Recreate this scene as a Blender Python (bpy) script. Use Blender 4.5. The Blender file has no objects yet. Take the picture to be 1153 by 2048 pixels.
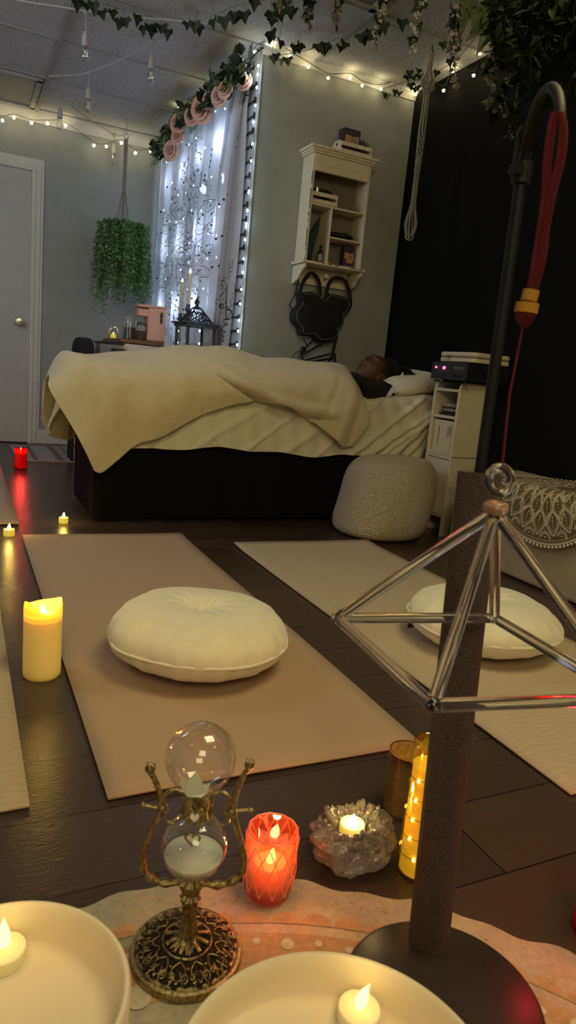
import bpy, math, random
from mathutils import Vector, Matrix
random.seed(7)
SC=bpy.context.scene; COL=SC.collection
sin,cos,pi=math.sin,math.cos,math.pi
# ------------------------------------------------------------------ camera solve
H=.73; FL=1381.15; CX,CY=576.5,1024
yaw,pitch,roll=.45494673,.19985514,.09510009
_f=Vector((sin(yaw)*cos(pitch),cos(yaw)*cos(pitch),-sin(pitch)))
_r=Vector((cos(yaw),-sin(yaw),0)); _u=_r.cross(_f)
CR=_r*cos(roll)+_u*sin(roll); CU=-_r*sin(roll)+_u*cos(roll); CF=_f
O=Vector((0,0,H))
def ray(x,y): return CF+CR*((x-CX)/FL)-CU*((y-CY)/FL)
def az(x,y,z): d=ray(x,y); return O+d*((z-H)/d.z)
def ax(x,y,X): d=ray(x,y); return O+d*(X/d.x)
def ay(x,y,Y): d=ray(x,y); return O+d*(Y/d.y)
def hv(x,y,X0,Y0):
    d=ray(x,y); t=(d.x*X0+d.y*Y0)/(d.x**2+d.y**2); return O+d*t
cam=bpy.data.cameras.new('camera'); co=bpy.data.objects.new('camera',cam); COL.objects.link(co)
cam.sensor_fit='VERTICAL'; cam.sensor_height=24; cam.sensor_width=24*1153/2048; cam.lens=FL/2048*24
M=Matrix((CR,CU,-CF)).transposed().to_4x4(); M.translation=O; co.matrix_world=M
cam.clip_start=.02; cam.dof.use_dof=True; cam.dof.focus_distance=2.2; cam.dof.aperture_fstop=6.5
SC.camera=co
# ------------------------------------------------------------------ materials
def new_mat(n):
    m=bpy.data.materials.new(n); m.use_nodes=True
    return m,m.node_tree,m.node_tree.nodes['Principled BSDF']
def tex(nt,kind,scale,obj=True,**kw):
    t=nt.nodes.new(kind); tc=nt.nodes.new('ShaderNodeTexCoord')
    mp=nt.nodes.new('ShaderNodeMapping'); nt.links.new(tc.outputs['Object'],mp.inputs[0]); nt.links.new(mp.outputs[0],t.inputs['Vector'])
    if isinstance(scale,tuple): mp.inputs['Scale'].default_value=scale
    else: mp.inputs['Scale'].default_value=(scale,)*3
    for k,v in kw.items(): t.inputs[k].default_value=v
    return t
def mat(n,c,rough=.6,metal=0,var=0,vs=8,bump=0,bs=60,emit=None,es=0,trans=0,ior=1.45,sss=0,sheen=0,coat=0,bk='n',c2=None,spec=None,detail=4):
    m,nt,b=new_mat(n)
    b.inputs['Base Color'].default_value=(*c,1); b.inputs['Roughness'].default_value=rough; b.inputs['Metallic'].default_value=metal
    b.inputs['Transmission Weight'].default_value=trans; b.inputs['IOR'].default_value=ior
    if sss:
        b.inputs['Subsurface Weight'].default_value=sss; b.inputs['Subsurface Radius'].default_value=(.03,.018,.008); b.inputs['Subsurface Scale'].default_value=1
    if sheen: b.inputs['Sheen Weight'].default_value=sheen
    if coat: b.inputs['Coat Weight'].default_value=coat; b.inputs['Coat Roughness'].default_value=.1
    if spec is not None: b.inputs['Specular IOR Level'].default_value=spec
    if emit: b.inputs['Emission Color'].default_value=(*emit,1); b.inputs['Emission Strength'].default_value=es
    if var:
        t=tex(nt,'ShaderNodeTexNoise',vs,Detail=detail); r=nt.nodes.new('ShaderNodeMix'); r.data_type='RGBA'
        k=c2 if c2 else tuple(x*(1-var) for x in c); k1=c if c2 else tuple(min(1,x*(1+var*.5)) for x in c)
        r.inputs['A'].default_value=(*k,1); r.inputs['B'].default_value=(*k1,1)
        rp=nt.nodes.new('ShaderNodeMapRange'); rp.inputs[1].default_value=.35; rp.inputs[2].default_value=.65
        nt.links.new(t.outputs['Fac'],rp.inputs[0]); nt.links.new(rp.outputs[0],r.inputs['Factor']); nt.links.new(r.outputs['Result'],b.inputs['Base Color'])
    if bump:
        if bk=='v': t=tex(nt,'ShaderNodeTexVoronoi',bs); out=t.outputs['Distance']
        elif bk=='w': t=tex(nt,'ShaderNodeTexWave',bs); out=t.outputs['Fac']
        else: t=tex(nt,'ShaderNodeTexNoise',bs,Detail=3); out=t.outputs['Fac']
        bp=nt.nodes.new('ShaderNodeBump'); bp.inputs['Strength'].default_value=bump; bp.inputs['Distance'].default_value=.01
        nt.links.new(out,bp.inputs['Height']); nt.links.new(bp.outputs[0],b.inputs['Normal'])
    return m
def emis(n,c,s):
    m,nt,b=new_mat(n); b.inputs['Base Color'].default_value=(*[x*.8 for x in c],1); b.inputs['Emission Color'].default_value=(*c,1); b.inputs['Emission Strength'].default_value=s; return m
def clear_glass(n,c=(1,1,1),rough=.02,ior=1.45):
    return mat(n,c,rough,trans=1,ior=ior)
def thin(n,c=(1,1,1),g=.06,rough=.0,rim=.75,tr=.0):
    # thin-walled glass: see-through with stronger reflection towards the rim
    m,nt,b=new_mat(n); nt.nodes.remove(b); o=nt.nodes['Material Output']
    t=nt.nodes.new('ShaderNodeBsdfTransparent'); t.inputs[0].default_value=(*c,1); gl=nt.nodes.new('ShaderNodeBsdfGlossy'); gl.inputs['Roughness'].default_value=rough
    gl.inputs[0].default_value=(*[min(1,x*.5+.5) for x in c],1)
    lw=nt.nodes.new('ShaderNodeLayerWeight'); lw.inputs[0].default_value=.28; p=nt.nodes.new('ShaderNodeMath'); p.operation='MULTIPLY_ADD'; p.inputs[1].default_value=rim; p.inputs[2].default_value=g
    nt.links.new(lw.outputs['Facing'],p.inputs[0]); p.use_clamp=True
    x=nt.nodes.new('ShaderNodeMixShader'); nt.links.new(p.outputs[0],x.inputs[0]); nt.links.new(t.outputs[0],x.inputs[1]); nt.links.new(gl.outputs[0],x.inputs[2])
    if tr:
        d=nt.nodes.new('ShaderNodeBsdfTranslucent'); d.inputs[0].default_value=(*c,1); y=nt.nodes.new('ShaderNodeMixShader'); y.inputs[0].default_value=tr
        nt.links.new(x.outputs[0],y.inputs[1]); nt.links.new(d.outputs[0],y.inputs[2]); nt.links.new(y.outputs[0],o.inputs[0])
    else: nt.links.new(x.outputs[0],o.inputs[0])
    return m
def cloth_trans(n,c,tr=.5):
    m,nt,b=new_mat(n); b.inputs['Base Color'].default_value=(*c,1); b.inputs['Roughness'].default_value=.8
    t=nt.nodes.new('ShaderNodeBsdfTranslucent'); t.inputs[0].default_value=(*c,1)
    x=nt.nodes.new('ShaderNodeMixShader'); x.inputs[0].default_value=tr; o=nt.nodes['Material Output']
    nt.links.new(b.outputs[0],x.inputs[1]); nt.links.new(t.outputs[0],x.inputs[2]); nt.links.new(x.outputs[0],o.inputs[0])
    return m
def floor_mat():
    m,nt,b=new_mat('dark_wood_floor')
    br=tex(nt,'ShaderNodeTexBrick',1.0); br.inputs['Scale'].default_value=1; br.offset=.37
    br.inputs['Brick Width'].default_value=1.22; br.inputs['Row Height'].default_value=.17; br.inputs['Mortar Size'].default_value=.0015
    br.inputs['Color1'].default_value=(.064,.042,.029,1); br.inputs['Color2'].default_value=(.043,.029,.021,1); br.inputs['Mortar'].default_value=(.008,.006,.005,1)
    g=tex(nt,'ShaderNodeTexNoise',(3,60,1),Detail=6)
    mx=nt.nodes.new('ShaderNodeMix'); mx.data_type='RGBA'; mx.blend_type='MULTIPLY'; mx.inputs['Factor'].default_value=.7
    nt.links.new(br.outputs[0],mx.inputs['A']); nt.links.new(g.outputs['Color'],mx.inputs['B'])
    g2=nt.nodes.new('ShaderNodeMix'); g2.data_type='RGBA'; g2.blend_type='ADD'; g2.inputs['Factor'].default_value=.35
    nt.links.new(mx.outputs['Result'],g2.inputs['A']); nt.links.new(br.outputs[0],g2.inputs['B']); nt.links.new(g2.outputs['Result'],b.inputs['Base Color'])
    b.inputs['Roughness'].default_value=.27
    bp=nt.nodes.new('ShaderNodeBump'); bp.inputs['Strength'].default_value=.25; bp.inputs['Distance'].default_value=.004
    n2=tex(nt,'ShaderNodeTexNoise',(10,55,10),Detail=5); nt.links.new(n2.outputs['Fac'],bp.inputs['Height']); nt.links.new(bp.outputs[0],b.inputs['Normal'])
    return m
def ceil_mat():
    m,nt,b=new_mat('ceiling_tile'); b.inputs['Roughness'].default_value=.9
    n=tex(nt,'ShaderNodeTexNoise',48,Detail=5); r=nt.nodes.new('ShaderNodeValToRGB'); r.color_ramp.elements[0].position=.38; r.color_ramp.elements[1].position=.47
    r.color_ramp.elements[0].color=(.2,.2,.2,1); r.color_ramp.elements[1].color=(.6,.6,.6,1)
    nt.links.new(n.outputs['Fac'],r.inputs[0]); nt.links.new(r.outputs[0],b.inputs['Base Color'])
    bp=nt.nodes.new('ShaderNodeBump'); bp.inputs['Strength'].default_value=.6; bp.inputs['Distance'].default_value=.01; nt.links.new(n.outputs['Fac'],bp.inputs['Height']); nt.links.new(bp.outputs[0],b.inputs['Normal'])
    return m
def mat_weave(n,c,c2,sx,sy,patt=False):
    # yoga mat: fine woven ribbing as bump, optional lighter printed pattern
    m,nt,b=new_mat(n); b.inputs['Roughness'].default_value=.85
    w=tex(nt,'ShaderNodeTexWave',(sx,sx,sx)); w.bands_direction='X'; w2=tex(nt,'ShaderNodeTexWave',(sy,sy,sy)); w2.bands_direction='Y'
    a=nt.nodes.new('ShaderNodeMath'); a.operation='MULTIPLY'; nt.links.new(w.outputs['Fac'],a.inputs[0]); nt.links.new(w2.outputs['Fac'],a.inputs[1])
    bp=nt.nodes.new('ShaderNodeBump'); bp.inputs['Strength'].default_value=.5; bp.inputs['Distance'].default_value=.002; nt.links.new(a.outputs[0],bp.inputs['Height']); nt.links.new(bp.outputs[0],b.inputs['Normal'])
    mx=nt.nodes.new('ShaderNodeMix'); mx.data_type='RGBA'; mx.inputs['A'].default_value=(*c,1); mx.inputs['B'].default_value=(*c2,1)
    if patt:
        t=tex(nt,'ShaderNodeTexVoronoi',(7,7,7)); t.feature='DISTANCE_TO_EDGE'; n3=tex(nt,'ShaderNodeTexWave',(4,4,4)); n3.wave_type='RINGS'; n3.inputs['Distortion'].default_value=9; n3.inputs['Detail'].default_value=3
        rr=nt.nodes.new('ShaderNodeMapRange'); rr.inputs[1].default_value=.55; rr.inputs[2].default_value=.7; nt.links.new(n3.outputs['Fac'],rr.inputs[0]); nt.links.new(rr.outputs[0],mx.inputs['Factor'])
    else: nt.links.new(a.outputs[0],mx.inputs['Factor'])
    nt.links.new(mx.outputs['Result'],b.inputs['Base Color']); return m
W={}
W['wall']=mat('grey_wall_paint',(.31,.33,.315),.8,var=.05,vs=2,bump=.35,bs=55)
W['black_wall']=mat('black_wall_paint',(.004,.004,.004),.8,bump=.2,bs=60,spec=.12)
W['white']=mat('white_paint',(.56,.56,.54),.45,var=.04,vs=5)
W['door']=mat('door_paint',(.42,.43,.42),.5,var=.05,vs=3,bump=.12,bs=40)
W['ceil']=ceil_mat(); W['floor']=floor_mat()
W['grid']=mat('ceiling_grid',(.30,.30,.30),.6)  # bars toned darker than the tiles to stand in for their shadow lines
W['lens']=mat('light_panel_lens',(.20,.205,.20),.45,bump=.3,bs=180,bk='v')
W['mat_pink']=mat_weave('beige_woven_mat',(.52,.355,.235),(.60,.425,.29),110,130)
W['mat_patt']=mat_weave('patterned_mat',(.60,.47,.31),(.645,.515,.35),140,170,True)
W['blanket']=mat('cream_plush',(.86,.71,.41),.95,var=.06,vs=6,bump=.7,bs=110,sheen=.5)
W['sheet']=mat('white_sheet',(.72,.68,.50),.85,var=.03,vs=4,bump=.15,bs=25)
W['skirt']=mat('black_skirt',(.006,.006,.006),.95,bump=.2,bs=20,spec=.1)
W['cushion']=mat('cream_velvet',(.80,.74,.52),.8,var=.05,vs=7,bump=.12,bs=40,sheen=.6)
W['pouf']=None
W['skin']=mat('dark_brown_skin',(.105,.050,.030),.5,var=.15,vs=25,bump=.06,bs=180,sss=.12)
W['hair']=mat('black_hair',(.008,.007,.006),.6,bump=.6,bs=140)
W['shirt']=mat('black_knit',(.01,.01,.012),.9)
W['stripe']=mat('white_stripe',(.7,.7,.7),.8)
W['cream']=mat('distressed_cream_paint',(.62,.56,.38),.6,var=.1,vs=9,bump=.1,bs=50)
W['cream_edge']=mat('worn_edge',(.05,.04,.03),.7)
W['mesh']=mat('rattan_backing',(.44,.40,.31),.8,var=.5,vs=70,bump=.8,bs=90,bk='v',c2=(.24,.22,.17))
W['black']=mat('black_plastic',(.012,.012,.014),.4)
W['blackcloth']=mat('black_padding',(.008,.008,.010),.85,bump=.2,bs=90)
W['piping']=mat('grey_piping',(.12,.12,.13),.6)
W['grey_metal']=mat('dark_pewter',(.06,.065,.075),.4,.6,var=.3,vs=20)
W['steel']=mat('brushed_steel',(.55,.55,.55),.3,1)
W['glass']=clear_glass('clear_glass')
W['crystal']=mat('rock_crystal',(.93,.84,.78),.04,trans=.88,ior=1.48,var=.25,vs=35,bump=.15,bs=90,bk='v')
W['pyr']=clear_glass('quartz_tube',(1,.98,.96),.03,1.46)
W['brass']=mat('antique_brass',(.42,.34,.17),.34,1,var=.5,vs=40,bump=.3,bs=120)
W['brass_dark']=mat('engraved_brass',(.10,.085,.05),.5,.8,var=.7,vs=110,bump=.8,bs=150,bk='n',c2=(.03,.026,.015))
W['sand']=mat('white_sand',(.74,.76,.68),.9,var=.06,vs=60,bump=.3,bs=300)
W['lotus']=mat('pale_enamel',(.62,.66,.55),.4)
W['redglass']=thin('red_glass',(1,.50,.36),.14,.06,.6,.09)
W['deepred']=thin('deep_red_glass',(1,.10,.12),.05,.05,.35,.15)
W['redwax']=mat('red_wax',(.7,.03,.03),.6,sss=.3,emit=(1,.02,.02),es=.35)
W['pinkwax']=mat('pink_wax',(.9,.35,.28),.6,sss=.4,emit=(1,.24,.12),es=.35)
W['amberglass']=thin('amber_glass',(1,.90,.45),.05,.05,.4)
W['mercury']=mat('mottled_gold_glass',(.55,.34,.10),.22,.85,var=.85,vs=230,bump=1,bs=260,c2=(.02,.014,.01))
W['ambwax']=mat('lit_amber_wax',(.95,.60,.12),.6,sss=.5,emit=(1,.62,.08),es=.5)
W['wax']=mat('ivory_wax',(.95,.75,.28),.55,sss=.6,emit=(1,.5,.04),es=.12)
W['waxtop']=mat('glowing_wax_top',(.95,.7,.15),.55,sss=.6,emit=(1,.52,.03),es=.55)
W['tealwax']=mat('tealight_plastic',(.9,.82,.45),.5,sss=.3,emit=(1,.72,.12),es=.25)
W['bowlwax']=mat('dim_glow_tealight_plastic',(.86,.80,.52),.6,sss=.2,emit=(1,.75,.2),es=.03)  # lit tealight body; faint emission stands in for its glow
W['farteal']=mat('lit_tealight_plastic',(.85,.7,.2),.5,emit=(1,.7,.05),es=.45)
W['flame']=emis('flame_glow',(1,.78,.36),9)
W['flamey']=emis('yellow_flame_glow',(1,.74,.25),2.6)
W['flamered']=emis('red_flame_glow',(1,.35,.18),6)
W['bowl']=mat('frosted_white_quartz',(.74,.64,.47),.62,sss=.15)
W['rod']=mat('black_iron',(.010,.010,.013),.55,var=.2,vs=40,spec=.3)
W['facet']=mat('painted_facet_glint',(1,.30,.18),.15,trans=.3,emit=(1,.18,.08),es=.10)  # emission imitates light caught along the facet edges
W['foam']=mat('speckled_foam',(.15,.11,.09),.8,var=.7,vs=130,bump=1,bs=220)
W['disc']=mat('black_base',(.022,.018,.015),.42)
W['redcord']=mat('red_cord',(.22,.004,.014),.75,bump=.8,bs=160,bk='w')
W['gold']=mat('gold_thread',(.50,.24,.025),.6,bump=.5,bs=200)
W['rugw']=mat('rug_grey',(.35,.33,.31),.95,var=.1,vs=60,bump=.4,bs=200)
W['rugs']=mat('rug_stripe',(.17,.12,.11),.95)
W['cord']=mat('macrame_cotton',(.66,.60,.46),.85,bump=.8,bs=200,bk='w')
W['wire']=mat('dark_wire',(.02,.025,.02),.6)
W['warmstar']=emis('warm_star_bulb',(1,.86,.42),22)
W['coldbulb']=emis('cool_bulb',(.62,.80,1),30)
W['festoon']=mat('white_rubber',(.40,.40,.38),.6)
W['ivy']=mat('dark_ivy_leaf',(.018,.035,.016),.6,var=.4,vs=20)
W['leaf']=mat('garland_leaf',(.20,.25,.14),.6,var=.5,vs=14)
W['leafg']=mat('planter_leaf',(.26,.44,.19),.6,var=.5,vs=9,c2=(.08,.18,.07))
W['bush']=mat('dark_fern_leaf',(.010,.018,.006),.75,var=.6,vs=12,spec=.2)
W['rose']=mat('peach_petal',(.80,.50,.40),.8,var=.2,vs=30)
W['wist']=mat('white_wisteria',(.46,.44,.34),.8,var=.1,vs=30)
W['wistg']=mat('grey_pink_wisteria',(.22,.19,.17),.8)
W['wood']=mat('brown_wood_top',(.15,.075,.035),.45,var=.3,vs=12)
W['peach']=mat('peach_plastic',(.66,.36,.26),.45)
W['curtain']=cloth_trans('sheer_white_cotton',(.80,.80,.86),.55)
_nt=W['curtain'].node_tree; _o=_nt.nodes['Material Output']; _l=_o.inputs[0].links[0].from_socket; _t=_nt.nodes.new('ShaderNodeBsdfTransparent'); _m=_nt.nodes.new('ShaderNodeMixShader'); _m.inputs[0].default_value=.14
_nt.links.new(_l,_m.inputs[1]); _nt.links.new(_t.outputs[0],_m.inputs[2]); _nt.links.new(_m.outputs[0],_o.inputs[0])
W['curtain2']=cloth_trans('white_cotton_panel',(.46,.44,.45),.02)
W['ink']=mat('black_print',(.015,.015,.02),.8)
W['inkg']=mat('grey_print',(.13,.13,.17),.85)
W['throw']=mat('olive_brown_throw',(.11,.085,.035),.95)
W['throwp']=mat('ivory_print',(.50,.43,.28),.9)
W['bench']=mat('tan_upholstery',(.36,.29,.18),.8,var=.06,vs=5)
W['tower']=mat('cream_laminate',(.60,.56,.39),.55,var=.04,vs=4)
W['case']=mat('cream_case',(.60,.55,.36),.5)
W['tapestry']=mat('ivory_tapestry',(.70,.60,.42),.95,var=.12,vs=25,bump=.4,bs=220)
W['tapeo']=mat('peach_tapestry_print',(.60,.33,.17),.95,var=.15,vs=20,bump=.4,bs=220)
W['darkglass']=mat('dark_bottle',(.01,.012,.012),.2,coat=.5)
W['label']=mat('grey_label',(.25,.25,.25),.6)
W['purple']=mat('purple_book_cover',(.025,.018,.035),.6)
W['orangeprint']=mat('ochre_print',(.42,.24,.07),.6)
W['pinkprint']=mat('mauve_print',(.26,.15,.13),.6)
W['led']=emis('red_led',(1,.05,.12),14)
W['zebra']=mat('zebra_cloth',(.5,.48,.4),.9,var=.9,vs=34,c2=(.03,.03,.03),detail=1)
W['teal']=mat('dark_teal_cloth',(.012,.035,.034),.8)
W['potw']=mat('white_pot',(.5,.5,.5),.5)
# pouf: zig-zag plush
def pouf_mat():
    m,nt,b=new_mat('zigzag_plush'); b.inputs['Base Color'].default_value=(.82,.68,.38,1); b.inputs['Roughness'].default_value=.95; b.inputs['Sheen Weight'].default_value=.4
    w=tex(nt,'ShaderNodeTexWave',(13,13,17)); w.bands_direction='DIAGONAL'; w.inputs['Distortion'].default_value=6; w.inputs['Detail'].default_value=2; w.inputs['Detail Scale'].default_value=1.6
    bp=nt.nodes.new('ShaderNodeBump'); bp.inputs['Strength'].default_value=1; bp.inputs['Distance'].default_value=.016
    nt.links.new(w.outputs['Fac'],bp.inputs['Height']); nt.links.new(bp.outputs[0],b.inputs['Normal'])
    x=nt.nodes.new('ShaderNodeMix'); x.data_type='RGBA'; x.inputs['A'].default_value=(.74,.56,.28,1); x.inputs['B'].default_value=(.98,.86,.52,1); nt.links.new(w.outputs['Fac'],x.inputs['Factor']); nt.links.new(x.outputs['Result'],b.inputs['Base Color']); return m  # same wave tints ridges lighter, grooves darker: relief shading put into the colour
W['pouf']=pouf_mat()
# ------------------------------------------------------------------ mesh builder
class MB:
    def __init__(s): s.v=[]; s.f=[]
    def add(s,vs,fs):
        o=len(s.v); s.v+= [Vector(p) for p in vs]; s.f+=[tuple(i+o for i in f) for f in fs]; return s
    def box(s,c,d,rot=0,M=None):
        hx,hy,hz=d[0]/2,d[1]/2,d[2]/2; R=Matrix.Rotation(rot,3,'Z') if M is None else M
        vs=[Vector(c)+R@Vector((x*hx,y*hy,z*hz)) for x in(-1,1) for y in(-1,1) for z in(-1,1)]
        return s.add(vs,[(0,1,3,2),(4,6,7,5),(0,4,5,1),(2,3,7,6),(0,2,6,4),(1,5,7,3)])
    def tube(s,pts,r,n=8,closed=False,flat=1):
        pts=[Vector(p) for p in pts]; N=len(pts); up=None; rings=[]
        for i,p in enumerate(pts):
            a=pts[(i-1)%N] if (closed or i>0) else p; b=pts[(i+1)%N] if (closed or i<N-1) else p
            t=(b-a).normalized() if (b-a).length>1e-9 else Vector((0,0,1))
            if up is None: up=Vector((0,0,1)) if abs(t.z)<.9 else Vector((1,0,0))
            x=(up-t*up.dot(t)); 
            if x.length<1e-6: x=t.orthogonal()
            x.normalize(); up=x; y=t.cross(x); rr=r[i] if isinstance(r,(list,tuple)) else r
            rings.append([p+x*(cos(2*pi*k/n)*rr)+y*(sin(2*pi*k/n)*rr*flat) for k in range(n)])
        vs=[q for g in rings for q in g]; fs=[]
        for i in range(N if closed else N-1):
            j=(i+1)%N
            for k in range(n): l=(k+1)%n; fs.append((i*n+k,i*n+l,j*n+l,j*n+k))
        if not closed: fs.append(tuple(range(n))[::-1]); fs.append(tuple((N-1)*n+k for k in range(n)))
        return s.add(vs,fs)
    def lathe(s,prof,n=32,c=(0,0,0),M=None,fn=None,sx=1,sy=1):
        vs=[];fs=[];c=Vector(c)
        for i,(r,z) in enumerate(prof):
            for k in range(n):
                a=2*pi*k/n; p=Vector((r*cos(a)*sx,r*sin(a)*sy,z))
                if fn: p=fn(p,a,r,z)
                if M is not None: p=M@p
                vs.append(c+p)
        for i in range(len(prof)-1):
            for k in range(n): l=(k+1)%n; fs.append((i*n+k,i*n+l,(i+1)*n+l,(i+1)*n+k))
        if prof[0][0]>1e-6: fs.append(tuple(range(n))[::-1])
        if prof[-1][0]>1e-6: fs.append(tuple((len(prof)-1)*n+k for k in range(n)))
        return s.add(vs,fs)
    def ball(s,c,r,n=16,m=10,M=None,fn=None):
        if not isinstance(r,(tuple,list)): r=(r,r,r)
        vs=[];fs=[];c=Vector(c)
        for i in range(m+1):
            t=pi*i/m
            for k in range(n):
                a=2*pi*k/n; d=Vector((sin(t)*cos(a),sin(t)*sin(a),-cos(t))); p=Vector((d.x*r[0],d.y*r[1],d.z*r[2]))
                if fn: p=fn(p,d)
                if M is not None: p=M@p
                vs.append(c+p)
        for i in range(m):
            for k in range(n): l=(k+1)%n; fs.append((i*n+k,i*n+l,(i+1)*n+l,(i+1)*n+k))
        return s.add(vs,fs)
    def grid(s,fn,nu,nv):
        vs=[fn(i/nu,j/nv) for i in range(nu+1) for j in range(nv+1)]
        return s.add(vs,[(i*(nv+1)+j,(i+1)*(nv+1)+j,(i+1)*(nv+1)+j+1,i*(nv+1)+j+1) for i in range(nu) for j in range(nv)])
    def prism(s,out,h,f):  # out: 2D outline; f maps (x,y,k) k in {0,1}
        n=len(out); vs=[f(x,y,0) for x,y in out]+[f(x,y,h) for x,y in out]
        return s.add(vs,[tuple(range(n))[::-1],tuple(range(n,2*n))]+[(i,(i+1)%n,n+(i+1)%n,n+i) for i in range(n)])
    def ribbon(s,S,pts,w):  # thin printed stroke on surface S(u,v)->(p,normal)
        P=[];
        for i,(u,v) in enumerate(pts):
            a=pts[max(0,i-1)]; b=pts[min(len(pts)-1,i+1)]; p,n=S(u,v); pa,_=S(*a); pb,_=S(*b)
            t=(pb-pa); 
            if t.length<1e-9: t=Vector((0,0,1))
            sd=n.cross(t.normalized())*w/2; q=p+n*.0012; P+=[q-sd,q+sd]
        return s.add(P,[(2*i,2*i+2,2*i+3,2*i+1) for i in range(len(pts)-1)])
    def blob(s,S,u,v,ru,rv,ang=0,n=8):
        vs=[]
        for k in range(n):
            a=2*pi*k/n; x=ru*cos(a); y=rv*sin(a); p,nn=S(u+x*cos(ang)-y*sin(ang),v+x*sin(ang)+y*cos(ang)); vs.append(p+nn*.0012)
        return s.add(vs,[tuple(range(n))])
    def leaf(s,p,d,nrm,L,w,kind=0):
        d=Vector(d).normalized(); nrm=Vector(nrm); sd=d.cross(nrm); 
        if sd.length<1e-4: sd=d.orthogonal()
        sd.normalize(); up=sd.cross(d)
        if kind==0: o=[(0,0),(.3,.5),(.65,.42),(1,0),(.65,-.42),(.3,-.5)]
        else: o=[(0,0),(-.12,.38),(.3,.55),(.42,.3),(1,0),(.42,-.3),(.3,-.55),(-.12,-.38)]
        vs=[p+d*(a*L)+sd*(b*w)+up*(abs(b)*w*.35) for a,b in o]; m=len(vs)
        top=3 if kind==0 else 4
        return s.add(vs,[tuple(range(0,top+1)),(0,)+tuple(range(top,m))])
    def build(s,name,m,parent=None,smooth=True,origin=None,bevel=0,subsurf=0,solid=0):
        me=bpy.data.meshes.new(name); og=Vector(origin) if origin is not None else Vector((0,0,0))
        me.from_pydata([tuple(p-og) for p in s.v],[],s.f); me.validate(); me.update()
        if smooth: me.shade_smooth()
        if m: me.materials.append(m)
        o=bpy.data.objects.new(name,me); COL.objects.link(o); o.location=og
        if parent is not None:
            o.parent=parent
            if origin is not None: o.location=og-WL[parent.name]
            WL[o.name]=og
        else: WL[o.name]=og
        if solid: k=o.modifiers.new('solid','SOLIDIFY'); k.thickness=solid; k.offset=0
        if bevel: k=o.modifiers.new('bevel','BEVEL'); k.width=bevel; k.segments=2; k.limit_method='ANGLE'; 
        if subsurf: k=o.modifiers.new('sub','SUBSURF'); k.levels=subsurf; k.render_levels=subsurf
        if smooth and (bevel or True):
            try: me.set_sharp_from_angle(angle=math.radians(40))
            except Exception: pass
        return o
WL={}
def tag(o,label,cat,group=None):
    o['label']=label; o['category']=cat
    if group: o['group']=group
    return o
def struct(o): o['kind']='structure'; return o
class Thing:
    """an Empty at the thing's base; parts are given in world coordinates"""
    def __init__(s,name,label,cat,loc=(0,0,0),group=None):
        e=bpy.data.objects.new(name,None); COL.objects.link(e); e.location=loc; e.empty_display_size=.05
        WL[e.name]=Vector(loc); tag(e,label,cat,group); s.e=e
    def part(s,name,mb,m,parent=None,**k):
        par=parent or s.e
        return mb.build(name,m,par,origin=WL[s.e.name],**k)
def mesh_thing(name,mb,m,label,cat,loc,group=None,**k):
    return tag(mb.build(name,m,None,origin=loc,**k),label,cat,group)
def light(name,loc,e,c,r=.02,kind='POINT',size=None,rot=None):
    l=bpy.data.lights.new(name,kind); l.energy=e; l.color=c
    if kind=='AREA': l.size=size; 
    else: l.shadow_soft_size=r
    o=bpy.data.objects.new(name,l); COL.objects.link(o); o.location=loc
    if rot: o.rotation_euler=rot
    return o
def cat_rom(P,n):
    P=[Vector(p) for p in P]; out=[]
    for i in range(len(P)-1):
        a=P[max(0,i-1)];b=P[i];c=P[i+1];d=P[min(len(P)-1,i+2)]
        for k in range(n):
            t=k/n; out.append(.5*((2*b)+(c-a)*t+(2*a-5*b+4*c-d)*t*t+(3*b-a-3*c+d)*t**3))
    out.append(P[-1]); return out
def crv(vals,t):  # catmull interpolation of a list of vectors at t in 0..1
    n=len(vals)-1; x=min(max(t,0),1)*n; i=min(int(x),n-1); t=x-i
    a=vals[max(0,i-1)];b=vals[i];c=vals[i+1];d=vals[min(n,i+2)]
    return .5*((2*b)+(c-a)*t+(2*a-5*b+4*c-d)*t*t+(3*b-a-3*c+d)*t**3)
def gs(x,s): return math.exp(-(x/s)**2)
# ------------------------------------------------------------------ the room
CZ=2.36; XW=1.42; YM=3.72; XB=2.38; YB=5.7; XL=-2.4; YF=-1.2
struct(MB().box(((XL+XB)/2,(YF+YB)/2,-.05),(XB-XL+.4,YB-YF+.4,.1)).build('floor',W['floor'],smooth=False))
struct(MB().box(((XL+XB)/2,(YF+YB)/2,CZ+.05),(XB-XL+.4,YB-YF+.4,.1)).build('ceiling',W['ceil'],smooth=False))
struct(MB().box(((XL+XW)/2,YB+.05,CZ/2),(XW-XL+.2,.1,CZ)).build('wall_back',W['wall'],smooth=False))
wy0,wy1,wz0,wz1=4.05,5.45,.85,2.15
w=MB().box((XW+.06,(YM+.02+wy0)/2,CZ/2),(.12,wy0-YM-.02,CZ)).box((XW+.06,(wy1+YB)/2,CZ/2),(.12,YB-wy1,CZ)).box((XW+.06,(wy0+wy1)/2,wz0/2),(.12,wy1-wy0,wz0)).box((XW+.06,(wy0+wy1)/2,(wz1+CZ)/2),(.12,wy1-wy0,CZ-wz1))
struct(w.build('wall_window_side',W['wall'],smooth=False))
struct(MB().box(((XW+XB)/2+.06,YM+.05,CZ/2),(XB-XW+.12,.1,CZ)).build('wall_middle',W['wall'],smooth=False))
struct(MB().box((XB+.05,(YF+YM)/2,CZ/2),(.1,YM-YF,CZ)).build('wall_right',W['black_wall'],smooth=False))
win=struct(MB().box((XW+.13,(wy0+wy1)/2,(wz0+wz1)/2),(.012,wy1-wy0,wz1-wz0)).build('window_1',mat('night_window_glass',(.02,.025,.04),.08),smooth=False))
fr=MB()
for y in (wy0+.02,(wy0+wy1)/2,wy1-.02): fr.box((XW+.1,y,(wz0+wz1)/2),(.04,.04,wz1-wz0))
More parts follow.
